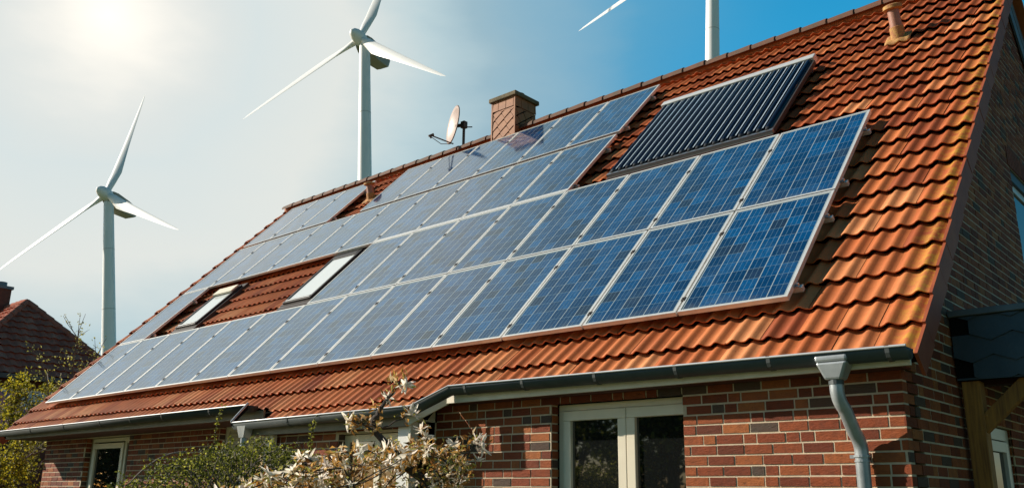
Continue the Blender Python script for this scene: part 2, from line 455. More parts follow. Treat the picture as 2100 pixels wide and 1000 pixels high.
def brick_wall(name, P, U, length, z0, z1, holes=(), zlim=None, normal=None, parent=house, seed=1, course=0.077, bl=0.226, mortar_t=0.3, sub='brick_facing'):
    """one wall: a slab of mortar (with its openings) and proud bricks in a wild bond.  P start point, U unit direction, zlim(a)->top height"""
    rg = random.Random(seed)
    P = Vector(P); U = Vector(U); N = Vector(normal)
    b = MB(); jt = 0.0135; dep = 0.012
    nrow = int((z1 - z0) / course) + 1
    for k in range(nrow):
        za, zb = z0 + k * course, z0 + (k + 1) * course - jt
        if za > z1: break
        ivs = [(0.0, length)]
        zm = (za + zb) / 2
        if zlim:
            ivs = zlim(zb)
        for (a, c, h0, h1) in holes:
            if h0 - 0.01 < zm < h1 + 0.01:
                out = []
                for (p, q) in ivs:
                    if c <= p or a >= q: out.append((p, q)); continue
                    if a > p: out.append((p, a))
                    if c < q: out.append((c, q))
                ivs = out
        for (p, q) in ivs:
            x = p - rg.random() * bl * (0.0 if p == 0 and False else 1.0)
            first = True
            while x < q:
                L = bl if rg.random() > 0.27 else bl * 0.5 - 0.005
                if first and p == 0.0:
                    x = 0.0; L = bl if k % 2 else bl * 0.5 - 0.005
                first = False
                xa, xb = max(x, p), min(x + L - jt, q)
                x += L
                if xb - xa < 0.03: continue
                o = rg.uniform(-0.002, 0.002)
                ze = zb + rg.uniform(-0.001, 0.001)
                q0 = [P + U * xa + Vector((0, 0, za)), P + U * xb + Vector((0, 0, za)), P + U * xb + Vector((0, 0, ze)), P + U * xa + Vector((0, 0, ze))]
                q1 = [w + N * o for w in q0]; q2 = [w - N * dep for w in q0]
                b.add(q1 + q2, [(0, 1, 2, 3), (0, 4, 5, 1), (1, 5, 6, 2), (2, 6, 7, 3), (3, 7, 4, 0)], rg.random())
    # brick returns in the reveals
    for (a, c, h0, h1) in holes:
        k0 = int((h0 - z0) / course)
        for k in range(max(0, k0), int((h1 - z0) / course) + 1):
            za, zb = max(h0, z0 + k * course), min(h1, z0 + (k + 1) * course - jt)
            if zb - za < 0.01: continue
            for (xx, sg_) in ((a, 1), (c, -1)):
                q = [P + U * (xx + 0.003 * sg_) - N * 0.013 + Vector((0, 0, za)), P + U * (xx + 0.003 * sg_) - N * 0.103 + Vector((0, 0, za)),
                     P + U * (xx + 0.003 * sg_) - N * 0.103 + Vector((0, 0, zb)), P + U * (xx + 0.003 * sg_) - N * 0.013 + Vector((0, 0, zb))]
                b.add(q, [(0, 1, 2, 3)], rg.random())
    # mortar slab, cut into rectangles round the openings
    mo = MB()
    xs = sorted({0.0, length} | {h[0] for h in holes} | {h[1] for h in holes})
    for xa, xb in zip(xs, xs[1:]):
        zs = [(z0, z1)]
        for (a, c, h0, h1) in holes:
            if a <= xa and xb <= c:
                zs = [(z0, h0), (h1, z1)]
        for (q0, q1) in zs:
            if q1 - q0 > 0.01 and not zlim:
                c = P + U * ((xa + xb) / 2) + Vector((0, 0, (q0 + q1) / 2)) - N * (0.0045 + mortar_t / 2)
                mo.box(c, (xb - xa, mortar_t, q1 - q0), X=U, Y=N)
    w = None
    if not zlim:
        w = mo.build(name, 'mortar', parent)
        f = b.build(sub, 'brick', w)
        return w, f
    return None, b

# front wall, right-hand part: door opening
DX0, DX1, DZ1 = -2.14, -0.80, 2.405
fw0 = -3.6
wall_r, _ = brick_wall('front_wall', (fw0, HY0, 0), (1, 0, 0), HX - fw0 - 0.003, 0.0055, 2.60,
                       holes=[(DX0 - fw0, DX1 - fw0, 0.0, DZ1)], normal=(0, -1, 0), seed=3, mortar_t=0.09)
# left part of the front, window and shuttered window openings
fl0 = -14.10
wall_l, _ = brick_wall('front_wall', (fl0, HYL, 0), (1, 0, 0), 8.10, 0.0055, 2.62,
                       holes=[(-12.50 - fl0, -10.95 - fl0, 0.8, 2.46), (-8.35 - fl0, -6.95 - fl0, 0.8, 2.52)], normal=(0, -1, 0), seed=4)
# bay between them
wall_b, _ = brick_wall('bay_wall', (-6.0, -0.52, 0), (1, 0, 0), 2.4, 0.0055, 2.30,
                       holes=[(1.15, 2.25, 0.8, 2.22)], normal=(0, -1, 0), seed=5)
ib = MB(); ib.span((fw0, HY0 + 0.22, 0), (HX - 0.32, HY0 + 0.30, 2.6)); ib.build('inner_wall', 'dark', house)
bb = MB(); bb.span((-6.0, -0.20, 0), (-5.7, 0.01, 2.3)); bb.span((-3.9, -0.20, 0), (-3.61, -0.05, 2.3)); bb.build('bay_side', 'mortar', house)
# gable wall
def gz(y):
    zt = ZP + y * math.tan(TH) - 0.30
    zt2 = ZP + (2 * Y_RIDGE - y) * math.tan(TH) - 0.30
    return min(zt, zt2)
GD = 2 * Y_RIDGE + 0.28 + 0.28            # depth of the gable along y, from HY0
def glim(z):
    lo = max(0.0, (z + 0.30 - ZP) / math.tan(TH) - HY0)
    hi = min(GD, 2 * Y_RIDGE - (z + 0.30 - ZP) / math.tan(TH) - HY0)
    return [(lo, hi)] if hi > lo + 0.1 else []
GW = (4.02, 5.22, 4.0, 5.16)              # gable window y0 y1 z0 z1
_, gb = brick_wall('gable_wall', (HX, HY0, 0), (0, 1, 0), GD, 0.0055, Z_RIDGE - 0.33,
                   holes=[(GW[0] - HY0, GW[1] - HY0, GW[2], GW[3]), (1.50 - HY0, 2.45 - HY0, 0.0, 2.23)], zlim=glim, normal=(1, 0, 0), seed=6)
gm = MB()
gx0, gx1 = HX - 0.0035 - 0.3, HX - 0.0035
def gable_strip(y0, y1, zlo, zhi=None):
    n = max(1, int((y1 - y0) / 0.4)); top0 = []
    ys = [y0 + (y1 - y0) * i / n for i in range(n + 1)]
    if y0 < Y_RIDGE < y1: ys = sorted(ys + [Y_RIDGE])
    for a, c in zip(ys, ys[1:]):
        ta, tb = (gz(a), gz(c)) if zhi is None else (zhi, zhi)
        gm.prism([(gx1, a, zlo), (gx1, c, zlo), (gx1, c, tb), (gx1, a, ta)], (-0.3, 0, 0))
gable_strip(HY0 + 0.31, 1.50, 0); gable_strip(1.50, 2.45, 2.23); gable_strip(2.45, GW[0], 0)
gable_strip(GW[0], GW[1], 0, GW[2]); gable_strip(GW[0], GW[1], GW[3]); gable_strip(GW[1], HY0 + GD, 0)
gwall = gm.build('gable_wall', 'mortar', house)
gb.build('brick_facing', 'brick', gwall)
# other two walls, seldom seen
ow = MB(); ow.span((fl0, 0.34, 0), (fl0 + 0.3, HY0 + GD, 2.6))
ow.prism([(fl0, 0.34, 2.6), (fl0, HY0 + GD, 2.6), (fl0, Y_RIDGE, Z_RIDGE - 0.4)], (0.3, 0, 0)); ow.build('end_wall', 'brick', house)
ow = MB(); ow.span((fl0 + 0.31, HY0 + GD - 0.3, 0), (HX - 0.32, HY0 + GD, 2.6)); ow.build('back_wall', 'brick', house)

# ---- roof tiles: stepped, waved courses
def wave(x):
    t = (x - 0.045) / WAVE
    c = 0.5 + 0.5 * math.cos(2 * math.pi * t)
    return 0.031 * (c ** 1.5) - 0.031
roof = MB()
rg = random.Random(11)
HOLES = []   # (u0,u1,s0,s1) left open for the roof windows
def tile_row(s_tail, length, ua, ub, cut=None):
    TW = 0.30
    k0 = math.floor((ua - 0.12) / TW)
    u = 0.12 + k0 * TW
    while u < ub - 0.01:
        a, c = max(u, ua), min(u + TW, ub)
        u += TW
        if c - a < 0.02: continue
        dn = rg.uniform(-0.0035, 0.0035); dt = rg.uniform(-0.004, 0.004); ds = rg.uniform(-0.005, 0.005)
        r = min(1, max(0, rg.gauss(0.64 - 0.42 * (s_tail - S_EAVE) / 8.0, 0.24)))
        if rg.random() < 0.03: r = rg.choice((0.0, 1.0))
        n = max(2, int(round((c - a) / 0.01875)))
        lines = []
        for i in range(n + 1):
            x = a + (c - a) * i / n
            st = s_tail + ds
            if cut: st = max(st, cut(x))
            w = wave(x)
            top = N_TAIL + w + dn + dt * (x - a) / TW
            sl = (st - s_tail)
            hd = s_tail + length + 0.05
            fall = 0.054 / GAUGE
            t1 = top - fall * sl
            lines.append((rp(x, hd, top - fall * (length + 0.05)), rp(x, st + 0.010, t1 - 0.0010), rp(x, st, t1 - 0.005), rp(x, st + 0.002, t1 - 0.015), rp(x, st + 0.07, t1 - 0.018)))
        i0 = len(roof.v)
        for L in lines: roof.v.extend(L)
        e = 1.0 if c > U_R - 0.25 else (0.25 if c > U_R - 0.6 else 0.0)
        for i in range(n):
            for j in range(4):
                p = i0 + i * 5 + j
                roof.f.append((p, p + 1, p + 6, p + 5)); roof.uv.append(None)
                roof.r.append(r)
                xm = a + (c - a) * (i + 0.5) / n
                roof.e.append(max(0.0, min(1.0, (xm - (U_R - 0.24)) / 0.18)))
n_rows = int(math.ceil((S_RIDGE - S_EAVE) / GAUGE))
for k in range(n_rows):
    s = S_EAVE + k * GAUGE
    tile_row(s, min(GAUGE, S_RIDGE - s), U_L, U_R, cut=(lambda x: -0.595 if x < -6.40 else S_EAVE) if k == 0 else None)
tile_row(S_MID, S_EAVE - S_MID, -6.36, -3.2, cut=lambda x: S_MID if x < -3.52 else S_MID + (x + 3.52) / 0.32 * (S_EAVE - S_MID))
roof_o = roof.build('roof', 'tile', house, smooth=True)
# under-layer closing the roof, and the back slope
ul = MB()
for (a, c) in ((S_EAVE + 0.06, S_RIDGE + 0.05),):
    p = [rp(U_L + 0.03, a, -0.20), rp(U_R - 0.03, a, -0.20), rp(U_R - 0.03, c, -0.20), rp(U_L + 0.03, c, -0.20)]
    ul.prism(p, ND * -0.06)
p = [rp(-6.40, S_MID + 0.06, -0.20), rp(-3.55, S_MID + 0.06, -0.20), rp(-3.55, S_EAVE + 0.06, -0.20), rp(-6.40, S_EAVE + 0.06, -0.20)]
ul.prism(p, ND * -0.05)
ul.build('roof_boarding', 'dark', house)
bk = MB()
def bp(u, s, n=0.0):
    q = rp(u, s, n); return Vector((q.x, 2 * Y_RIDGE - q.y, q.z))
bk.prism([bp(U_L, -0.7, -0.14), bp(U_R, -0.7, -0.14), bp(U_R, 7.42, -0.14), bp(U_L, 7.42, -0.14)], (0, 0, -0.08))
bk.build('back_roof', 'tile', house)
# ridge caps
rc = MB(); x = U_L - 0.01; k = 0
while x < U_R + 0.02:
    L = 0.40; n = 9
    ra, rb = 0.118, 0.102
    dz = rg.uniform(-0.004, 0.004)
    vs = []
    for (xx, rr) in ((x - 0.02, rb), (x + L, ra), (x + L, ra - 0.02)):
        for i in range(n + 1):
            t = math.pi * (i / n) * 1.1 - 0.05 * math.pi
            vs.append(Vector((xx, Y_RIDGE - math.cos(t) * rr * 1.15, Z_RIDGE - 0.165 + dz + math.sin(t) * rr * 0.95)))
    fs = [(j * (n + 1) + i, j * (n + 1) + i + 1, (j + 1) * (n + 1) + i + 1, (j + 1) * (n + 1) + i) for j in range(2) for i in range(n)]
    rc.add(vs, fs, rg.random()); x += L
rc.build('ridge_tiles', 'ridge', roof_o, smooth=True)
# verge flaps
for (uu, sgn) in ((U_R, 1), (U_L, -1)):
    vg = MB()
    for k in range(n_rows):
        s = S_EAVE + k * GAUGE
        w = rg.uniform(-0.003, 0.003)
        c0, c1 = s - 0.03, min(s + GAUGE - 0.022, S_RIDGE)
        base = N_TAIL - 0.004
        poly = [rp(uu + w, c0, base - 0.012), rp(uu + w, c1, base - 0.036), rp(uu + w, c1, base - 0.225), rp(uu + w, c0, base - 0.200)]
        vg.prism(poly, (0.022 * sgn, 0, 0))
    vg.build('verge_tiles', 'verge', roof_o)
# gable-top boards under the back verge
gbd = MB()
for i in range(4):
    off = -0.235 - i * 0.105
    gbd.prism([bp(HX + 0.012 + 0.004 * (i % 2), 0, off), bp(HX + 0.012 + 0.004 * (i % 2), 7.3, off), bp(HX + 0.012 + 0.004 * (i % 2), 7.3, off - 0.095), bp(HX + 0.012 + 0.004 * (i % 2), 0, off - 0.095)], (0.024, 0, 0))
gbd.build('verge_boards', 'roofedge', house)

# ---- eaves: fascia, soffit
def board(mb, pts, h, t):
    for a, c in zip(pts, pts[1:]):
        a = Vector(a); c = Vector(c); d = (c - a); L = d.length; d.normalize()
        nrm = Vector((d.y, -d.x, 0)).normalized()
        up = nrm.cross(d) * -1
        if up.z < 0: up = -up
        mb.box((a + c) / 2, (L + 0.002, t, h), X=d, Y=nrm, Z=up)
fa = MB()
EY = -0.475
board(fa, [(U_R - 0.005, EY, 2.505), (-3.25, EY, 2.505)], 0.105, 0.024)
fa.build('fascia', 'white', house)
fa = MB(); board(fa, [(-3.25, EY + 0.004, 2.50), (-3.62, -0.655, 2.30)], 0.10, 0.024); fa.build('fascia', 'white', house)
fa = MB(); board(fa, [(-3.622, -0.655, 2.295), (-6.40, -0.655, 2.295)], 0.10, 0.024); fa.build('fascia', 'fascia_shaded', house)
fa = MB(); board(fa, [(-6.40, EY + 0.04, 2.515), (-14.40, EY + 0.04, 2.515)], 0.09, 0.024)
fa.build('fascia', 'fascia_shaded', house)
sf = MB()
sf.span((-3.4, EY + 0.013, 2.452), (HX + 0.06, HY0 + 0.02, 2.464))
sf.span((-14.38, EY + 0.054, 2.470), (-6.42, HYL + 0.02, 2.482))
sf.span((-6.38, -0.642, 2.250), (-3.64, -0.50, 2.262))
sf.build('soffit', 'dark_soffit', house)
# bay corner panels under the slanted eave
pn = MB()
pn.prism([(-3.60, -0.30, 0), (-3.60, -0.62, 0), (-3.60, -0.62, 2.28), (-3.60, -0.48, 2.45), (-3.60, -0.30, 2.45)], (-0.03, 0, 0))
pn.build('corner_board', 'cream', house)
pn = MB(); pn.span((-3.80, -0.600, 0), (-3.635, -0.535, 2.245)); pn.build('corner_post', 'plastic', house)
pn = MB(); pn.span((-6.09, -0.600, 0), (-5.93, -0.545, 2.245)); pn.build('corner_post', 'cream', house)

# ---- gutters
def gutter(path, name='gutter', r=0.065, m='zinc', brackets=()):
    path = [Vector(p) for p in path]
    mb = MB(); n = 10; rows = []
    for i, p in enumerate(path):
        dirs = []
        if i > 0: dirs.append((path[i] - path[i - 1]).normalized())
        if i < len(path) - 1: dirs.append((path[i + 1] - path[i]).normalized())
        ns = [Vector((-d.y, d.x, 0)).normalized() for d in dirs]
        nn = sum(ns, Vector()) / len(ns)
        L = nn.length; nn = nn.normalized() / max(0.55, L)
        pr = []
        for k in range(n + 1):
            t = math.pi * k / n
            pr.append(p + nn * (math.cos(t) * r) - Vector((0, 0, math.sin(t) * r * 1.12)))
        # rolled front rim
        rim = p + nn * (r + 0.008)
        pr = [rim + Vector((0, 0, 0.0)), rim + Vector((0, 0, 0.010)) - nn * 0.004, p + nn * (r - 0.004) + Vector((0, 0, 0.010))] + pr
        rows.append(pr)
    w = len(rows[0]); vs = [q for rw in rows for q in rw]
    fs = [(i * w + j, i * w + j + 1, (i + 1) * w + j + 1, (i + 1) * w + j) for i in range(len(rows) - 1) for j in range(w - 1)]
    mb.add(vs, fs)
    for e in (0, len(rows) - 1):
        i0 = len(mb.v); mb.v.extend(rows[e][3:]); mb.f.append(tuple(range(i0, i0 + n + 1))); mb.uv.append(None); mb.r.append(.5); mb.e.append(0)
    o = mb.build(name, m, house, smooth=True)
    so_ = o.modifiers.new('solid', 'SOLIDIFY'); so_.thickness = 0.003
    bd_ = MB(); bd_.tube([rw[1] - Vector((0, 0, 0.002)) for rw in rows], 0.0095, 8); bd_.build('gutter_rim', 'rim', o, smooth=True)
    for bx in brackets:
        br = MB(); pts = []
        for k in range(9):
            t = math.pi * k / 8
            pts.append((bx[1] - (r + 0.006) * math.cos(t), bx[2] - (r * 1.12 + 0.006) * math.sin(t)))
        pts = [(bx[1] - r - 0.010, bx[2] + 0.014)] + pts
        for (a, c) in zip(pts, pts[1:]):
            v = [(bx[0] + dx, q[0], q[1]) for dx in (-0.014, 0.014) for q in (a, c)]
            ce = Vector((bx[0], (a[0] + c[0]) / 2, (a[1] + c[1]) / 2)); d = Vector((0, c[0] - a[0], c[1] - a[1]))
            Ld = d.length; d.normalize()
            br.box(ce, (0.028, Ld + 0.003, 0.005), Y=d, Z=Vector((1, 0, 0)).cross(d))
        br.build('bracket', m, o)
    return o
GY, GZ = -0.545, 2.565
g_main = gutter([(U_R + 0.02, GY, GZ - 0.012), (-3.13, GY, GZ + 0.022), (-3.44, -0.735, 2.405), (-6.49, -0.735, 2.385)],
                brackets=[(0.92, GY, GZ - 0.011), (0.10, GY, GZ - 0.004), (-0.66, GY, GZ + 0.002), (-1.42, GY, GZ + 0.008), (-2.2, GY, GZ + 0.014), (-2.9, GY, GZ + 0.02), (-4.3, -0.735, 2.399), (-5.4, -0.735, 2.391)])
g_left = gutter([(-6.50, -0.525, 2.610), (-14.5, -0.525, 2.592)], m='zinc_shaded',
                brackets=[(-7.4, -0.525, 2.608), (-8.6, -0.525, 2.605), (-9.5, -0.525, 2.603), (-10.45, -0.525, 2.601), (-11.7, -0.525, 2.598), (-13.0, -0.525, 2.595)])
st_ = MB(); st_.prism([(-6.49, -0.612, 2.630), (-6.49, -0.812, 2.400), (-6.49, -0.812, 2.345), (-6.49, -0.612, 2.560)], (0.012, 0, 0)); sto = st_.build('gutter_step_plate', 'dark', house)  # matte black plate paints the darkness of the gap at the step
st_ = MB(); st_.tube([(-6.484, -0.612, 2.634), (-6.484, -0.815, 2.399)], 0.014, 8); st_.build('gutter_rim', 'rim', sto, smooth=True)
# ---- downpipes
fn = MB()
fx = 0.545
for (z0_, w0, d0, z1_, w1, d1) in ((2.545, 0.112, 0.074, 2.50, 0.110, 0.073), (2.50, 0.110, 0.073, 2.38, 0.056, 0.056)):
    a = [(fx + sx * w0, GY + sy * d0, z0_) for sx, sy in ((-1, -1), (1, -1), (1, 1), (-1, 1))]
    c = [(fx + sx * w1, GY + sy * d1, z1_) for sx, sy in ((-1, -1), (1, -1), (1, 1), (-1, 1))]
    fn.add(a + c, [(0, 1, 5, 4), (1, 2, 6, 5), (2, 3, 7, 6), (3, 0, 4, 7), (0, 3, 2, 1), (4, 5, 6, 7)])
fun = fn.build('rain_funnel', 'zinc_light', house, bevel=0.016)
dp = MB()
def bez(p0, p1, p2, n=7): return [Vector(p0).lerp(Vector(p1), t / n).lerp(Vector(p1).lerp(Vector(p2), t / n), t / n) for t in range(n + 1)]
yw = HY0 - 0.075
xb_ = 0.60
path = [(fx, GY, 2.40), (fx, GY, 2.36)] + bez((fx, GY, 2.33), (fx, GY, 2.245), (fx + 0.02, GY + 0.06, 2.19)) + bez((xb_ - 0.015, yw - 0.055, 2.045), (xb_, yw, 1.99), (xb_, yw, 1.92)) + [(xb_, yw, 1.2), (xb_, yw, 0.05)]
dp.tube(path, 0.046, 16)
dpo = dp.build('downpipe', 'zinc_light', house, smooth=True)
cl = MB(); cl.tube([(xb_, yw, 1.885), (xb_, yw, 1.90), ], 0.053, 16); cl.tube([(xb_, yw, 1.865), (xb_, yw, 1.855)], 0.051, 16)
cl.box((xb_ - 0.062, yw, 1.89), (0.03, 0.03, 0.022)); cl.box((xb_, yw + 0.05, 1.89), (0.02, 0.05, 0.02)); cl.build('pipe_clamp', 'zinc_light', dpo)
cl = MB(); cl.tube([(fx, GY, 2.392), (fx, GY, 2.352)], 0.050, 16)
cl.build('pipe_collar', 'zinc', dpo)
fn = MB(); f2x, f2y = -6.30, -0.735
a = [(f2x + sx * 0.09, f2y + sy * 0.06, 2.36) for sx, sy in ((-1, -1), (1, -1), (1, 1), (-1, 1))]
c = [(f2x + sx * 0.045, f2y + sy * 0.045, 2.22) for sx, sy in ((-1, -1), (1, -1), (1, 1), (-1, 1))]
fn.add(a + c, [(0, 1, 5, 4), (1, 2, 6, 5), (2, 3, 7, 6), (3, 0, 4, 7), (0, 3, 2, 1), (4, 5, 6, 7)])
fn.build('rain_funnel', 'zinc_light', house)
dp = MB(); dp.tube([(f2x, f2y, 2.24), (f2x, f2y, 0.05)], 0.042, 12); dp.build('downpipe', 'zinc_light', house, smooth=True)

# ---- garden door (right) : frame, two leaves
dy = HY0 + 0.105
def rect_frame(mb, x0, x1, z0, z1, w, y0, y1, bottom=True):
    mb.span((x0, y0, z1 - w), (x1, y1, z1))
    mb.span((x0, y0, z0), (x0 + w, y1, z1 - w)); mb.span((x1 - w, y0, z0), (x1, y1, z1 - w))
    if bottom: mb.span((x0 + w, y0, z0), (x1 - w, y1, z0 + w))
d = MB(); rect_frame(d, DX0 + 0.01, DX1 + 0.13, 0.02, DZ1 - 0.01, 0.055, dy, dy + 0.07)
door = d.build('garden_door', 'cream', house, bevel=0.005)
mid = -1.40
for (a, c) in ((DX0 + 0.068, mid - 0.002), (mid + 0.002, DX1 + 0.09)):
    lf = MB(); rect_frame(lf, a, c, 0.08, DZ1 - 0.068, 0.085, dy - 0.022, dy + 0.05)
    lf.build('door_leaf', 'cream', door, bevel=0.006)
    pa = MB(); pa.span((a + 0.075, dy + 0.012, 0.15), (c - 0.075, dy + 0.028, DZ1 - 0.145)); pa.build('pane', 'pane', door)
dk = MB(); dk.span((DX0 + 0.01, dy + 0.085, 0.02), (DX1 + 0.12, dy + 0.10, DZ1 - 0.01)); dk.build('door_backing', 'dark', house)
# lintel course of upright bricks above the door
lt = MB(); x = DX0 - 0.1
while x < DX1 + 0.1:
    lt.box((x + 0.036, HY0 - 0.001, 2.43), (0.068, 0.012, 0.048), r=rg.random()); x += 0.079
# ---- left window
wy = HYL + 0.10
d = MB(); rect_frame(d, -12.45, -11.23, 0.85, 2.45, 0.06, wy, wy + 0.07); d.span((-11.225, wy, 2.36), (-10.97, wy + 0.07, 2.45))
win = d.build('window', 'cream', house, bevel=0.004)
lf = MB(); rect_frame(lf, -12.38, -11.30, 0.93, 2.37, 0.085, wy - 0.02, wy + 0.05); lf.build('sash', 'cream', win, bevel=0.005)
pa = MB(); pa.span((-12.30, wy + 0.01, 1.0), (-11.38, wy + 0.026, 2.29)); pa.build('pane', 'pane', win)
d = MB(); d.span((-11.22, wy + 0.02, 0.85), (-10.97, wy + 0.036, 2.355)); d.build('pane', 'pane', win)
dk = MB(); dk.span((-12.48, wy + 0.09, 0.82), (-10.96, wy + 0.10, 2.455)); dk.build('window_backing', 'dark', house)
# ---- shuttered window near the step
d = MB(); rect_frame(d, -8.33, -6.97, 0.82, 2.50, 0.06, wy, wy + 0.06)
w2 = d.build('window', 'cream', house)
sh = MB()
for i in range(7): sh.box((-7.65, wy + 0.02, 2.42 - i * 0.05), (1.22, 0.016, 0.047), Y=(0, 0.97, 0.22), Z=(0, -0.22, 0.97))
sh.build('roller_shutter', 'shutter', w2)
pa = MB(); pa.span((-8.27, wy + 0.04, 0.88), (-7.03, wy + 0.055, 2.44)); pa.build('pane', 'pane', w2)
dk = MB(); dk.span((-8.34, wy + 0.09, 0.81), (-6.96, wy + 0.10, 2.51)); dk.build('window_backing', 'dark', house)
# ---- bay window
by = -0.52 + 0.09
d = MB(); rect_frame(d, -4.84, -3.76, 0.81, 2.21, 0.07, by, by + 0.06); d.span((-4.34, by + 0.001, 0.88), (-4.26, by + 0.059, 2.14))
w3 = d.build('window', 'cream', house)
pa = MB(); pa.span((-4.78, by + 0.02, 0.87), (-3.82, by + 0.036, 2.15)); pa.build('pane', 'pane', w3)
dk = MB(); dk.span((-4.84, by + 0.09, 0.81), (-3.76, by + 0.10, 2.21)); dk.build('window_backing', 'dark', house)
# ---- gable window
gxw = HX - 0.10
d = MB()
d.span((gxw, GW[0], GW[2]), (gxw + 0.05, GW[0] + 0.08, GW[3] - 0.12)); d.span((gxw, GW[1] - 0.08, GW[2]), (gxw + 0.05, GW[1], GW[3] - 0.12))
d.span((gxw, GW[0] + 0.08, GW[2]), (gxw + 0.05, GW[1] - 0.08, GW[2] + 0.08)); d.span((gxw, GW[0] + 0.08, GW[3] - 0.20), (gxw + 0.05, GW[1] - 0.08, GW[3] - 0.12))
w4 = d.build('window', 'plastic', house, bevel=0.005)
pa = MB(); pa.span((gxw + 0.015, GW[0] + 0.07, GW[2] + 0.07), (gxw + 0.03, GW[1] - 0.07, GW[3] - 0.19)); pa.build('pane', 'pane', w4)
d = MB(); d.span((gxw - 0.02, GW[0] - 0.02, GW[3] - 0.118), (HX - 0.02, GW[1] + 0.02, GW[3])); d.build('shutter_box', 'darkframe', w4)
lt = MB(); y = GW[0] - 0.08
while y < GW[1] + 0.08:
    lt.box((HX + 0.001, y + 0.035, GW[3] + 0.125), (0.012, 0.067, 0.225), r=0.2 + 0.4 * rg.random()); y += 0.077
lt.build('soldier_course', 'brick', w4)
# ---- gable side door behind the porch post
d = MB()
d.span((HX - 0.09, 1.51, 0.02), (HX - 0.03, 1.60, 2.22)); d.span((HX - 0.09, 2.36, 0.02), (HX - 0.03, 2.44, 2.22)); d.span((HX - 0.09, 1.60, 2.12), (HX - 0.03, 2.36, 2.22))
d.span((HX - 0.08, 1.615, 0.03), (HX - 0.015, 1.70, 2.11)); d.span((HX - 0.08, 2.26, 0.03), (HX - 0.015, 2.345, 2.11)); d.span((HX - 0.08, 1.70, 2.02), (HX - 0.015, 2.26, 2.11))
sdoor = d.build('side_door', 'plastic', house, bevel=0.004)
pa = MB(); pa.span((HX - 0.06, 1.69, 0.05), (HX - 0.045, 2.27, 2.03)); pa.build('pane', 'pane', sdoor)

# ---- chimney
ch = MB(); CX0, CX1, CY0, CY1 = -7.91, -7.33, 5.02, 5.62
CZ1 = 8.92
ch.span((CX0 + 0.012, CY0 + 0.012, 7.6), (CX1 - 0.012, CY1 - 0.012, CZ1))
chim = ch.build('chimney', 'dark', house)
sg = MB()
def shingle_face(P, U, N, W, z0, z1):
    P = Vector(P); U = Vector(U); N = Vector(N); Zv = Vector((0, 0, 1))
    def clip(poly, f):
        out = []
        for i in range(len(poly)):
            a, c = poly[i], poly[(i + 1) % len(poly)]; fa_, fc = f(a), f(c)
            if fa_ >= 0: out.append(a)
            if (fa_ >= 0) != (fc >= 0):
                t = fa_ / (fa_ - fc); out.append((a[0] + (c[0] - a[0]) * t, a[1] + (c[1] - a[1]) * t))
        return out
    def put(poly, lift0):
        for f in (lambda q: q[0], lambda q: W - q[0], lambda q: q[1] - z0, lambda q: z1 - q[1]):
            if len(poly) > 2: poly = clip(poly, f)
        if len(poly) < 3: return
        zc = sum(q[1] for q in poly) / len(poly)
        top = [P + U * q[0] + Zv * q[1] + N * (lift0 - 0.010 * (q[1] - zc) / 0.2) for q in poly]
        sg.prism(top, N * -0.012)
    # upright course at the top, slanting interlocked tiles below
    for i in range(4): put([(i * W / 3 + 0.004 - 0.03, z1 - 0.20), ((i + 1) * W / 3 - 0.008 - 0.03, z1 - 0.20), ((i + 1) * W / 3 - 0.008 - 0.03, z1), (i * W / 3 + 0.004 - 0.03, z1)], 0.010)
    a = math.radians(35); e1 = (math.cos(a), math.sin(a)); e2 = (-math.sin(a), math.cos(a)); T, L = 0.155, 0.20
    for i in range(-6, 12):
        for j in range(-8, 14):
            o = (0.0 + e1[0] * (i * L + 0.03 * j) + e2[0] * j * T, z1 - 0.62 + e1[1] * (i * L + 0.03 * j) + e2[1] * j * T)
            q = [(o[0] + e1[0] * p * (L) + e2[0] * r_ * (T - 0.012), o[1] + e1[1] * p * L + e2[1] * r_ * (T - 0.012)) for p, r_ in ((0.01, 0.06), (0.97, 0.06), (0.97, 0.9), (0.80, 1.0), (0.01, 1.0))]
            lim = z1 - 0.205
            zz = [min(t[1], lim) for t in q]
            q = [(t[0], z_) for t, z_ in zip(q, zz)]
            if max(zz) - min(zz) > 0.01: put(q, 0.004)
shingle_face((CX0, CY0, 0), (1, 0, 0), (0, -1, 0), CX1 - CX0, 8.0, CZ1)
shingle_face((CX1, CY0, 0), (0, 1, 0), (1, 0, 0), CY1 - CY0, 7.8, CZ1)
shingle_face((CX0, CY1, 0), (0, -1, 0), (-1, 0, 0), CY1 - CY0, 7.8, CZ1)
for (x, y) in ((CX0, CY0), (CX1, CY0)): sg.box((x, y, 8.4), (0.03, 0.03, 1.03))
sg.build('shingle_cladding', 'shingle', chim)
cp = MB(); cp.span((CX0 - 0.055, CY0 - 0.055, CZ1), (CX1 + 0.055, CY1 + 0.055, CZ1 + 0.085)); cp.build('chimney_cap', 'concrete', chim, bevel=0.012)
cp = MB(); cp.tube([(-7.54, 5.36, CZ1 + 0.08), (-7.54, 5.36, CZ1 + 0.20)], 0.12, 14); cp.build('flue', 'concrete', chim)

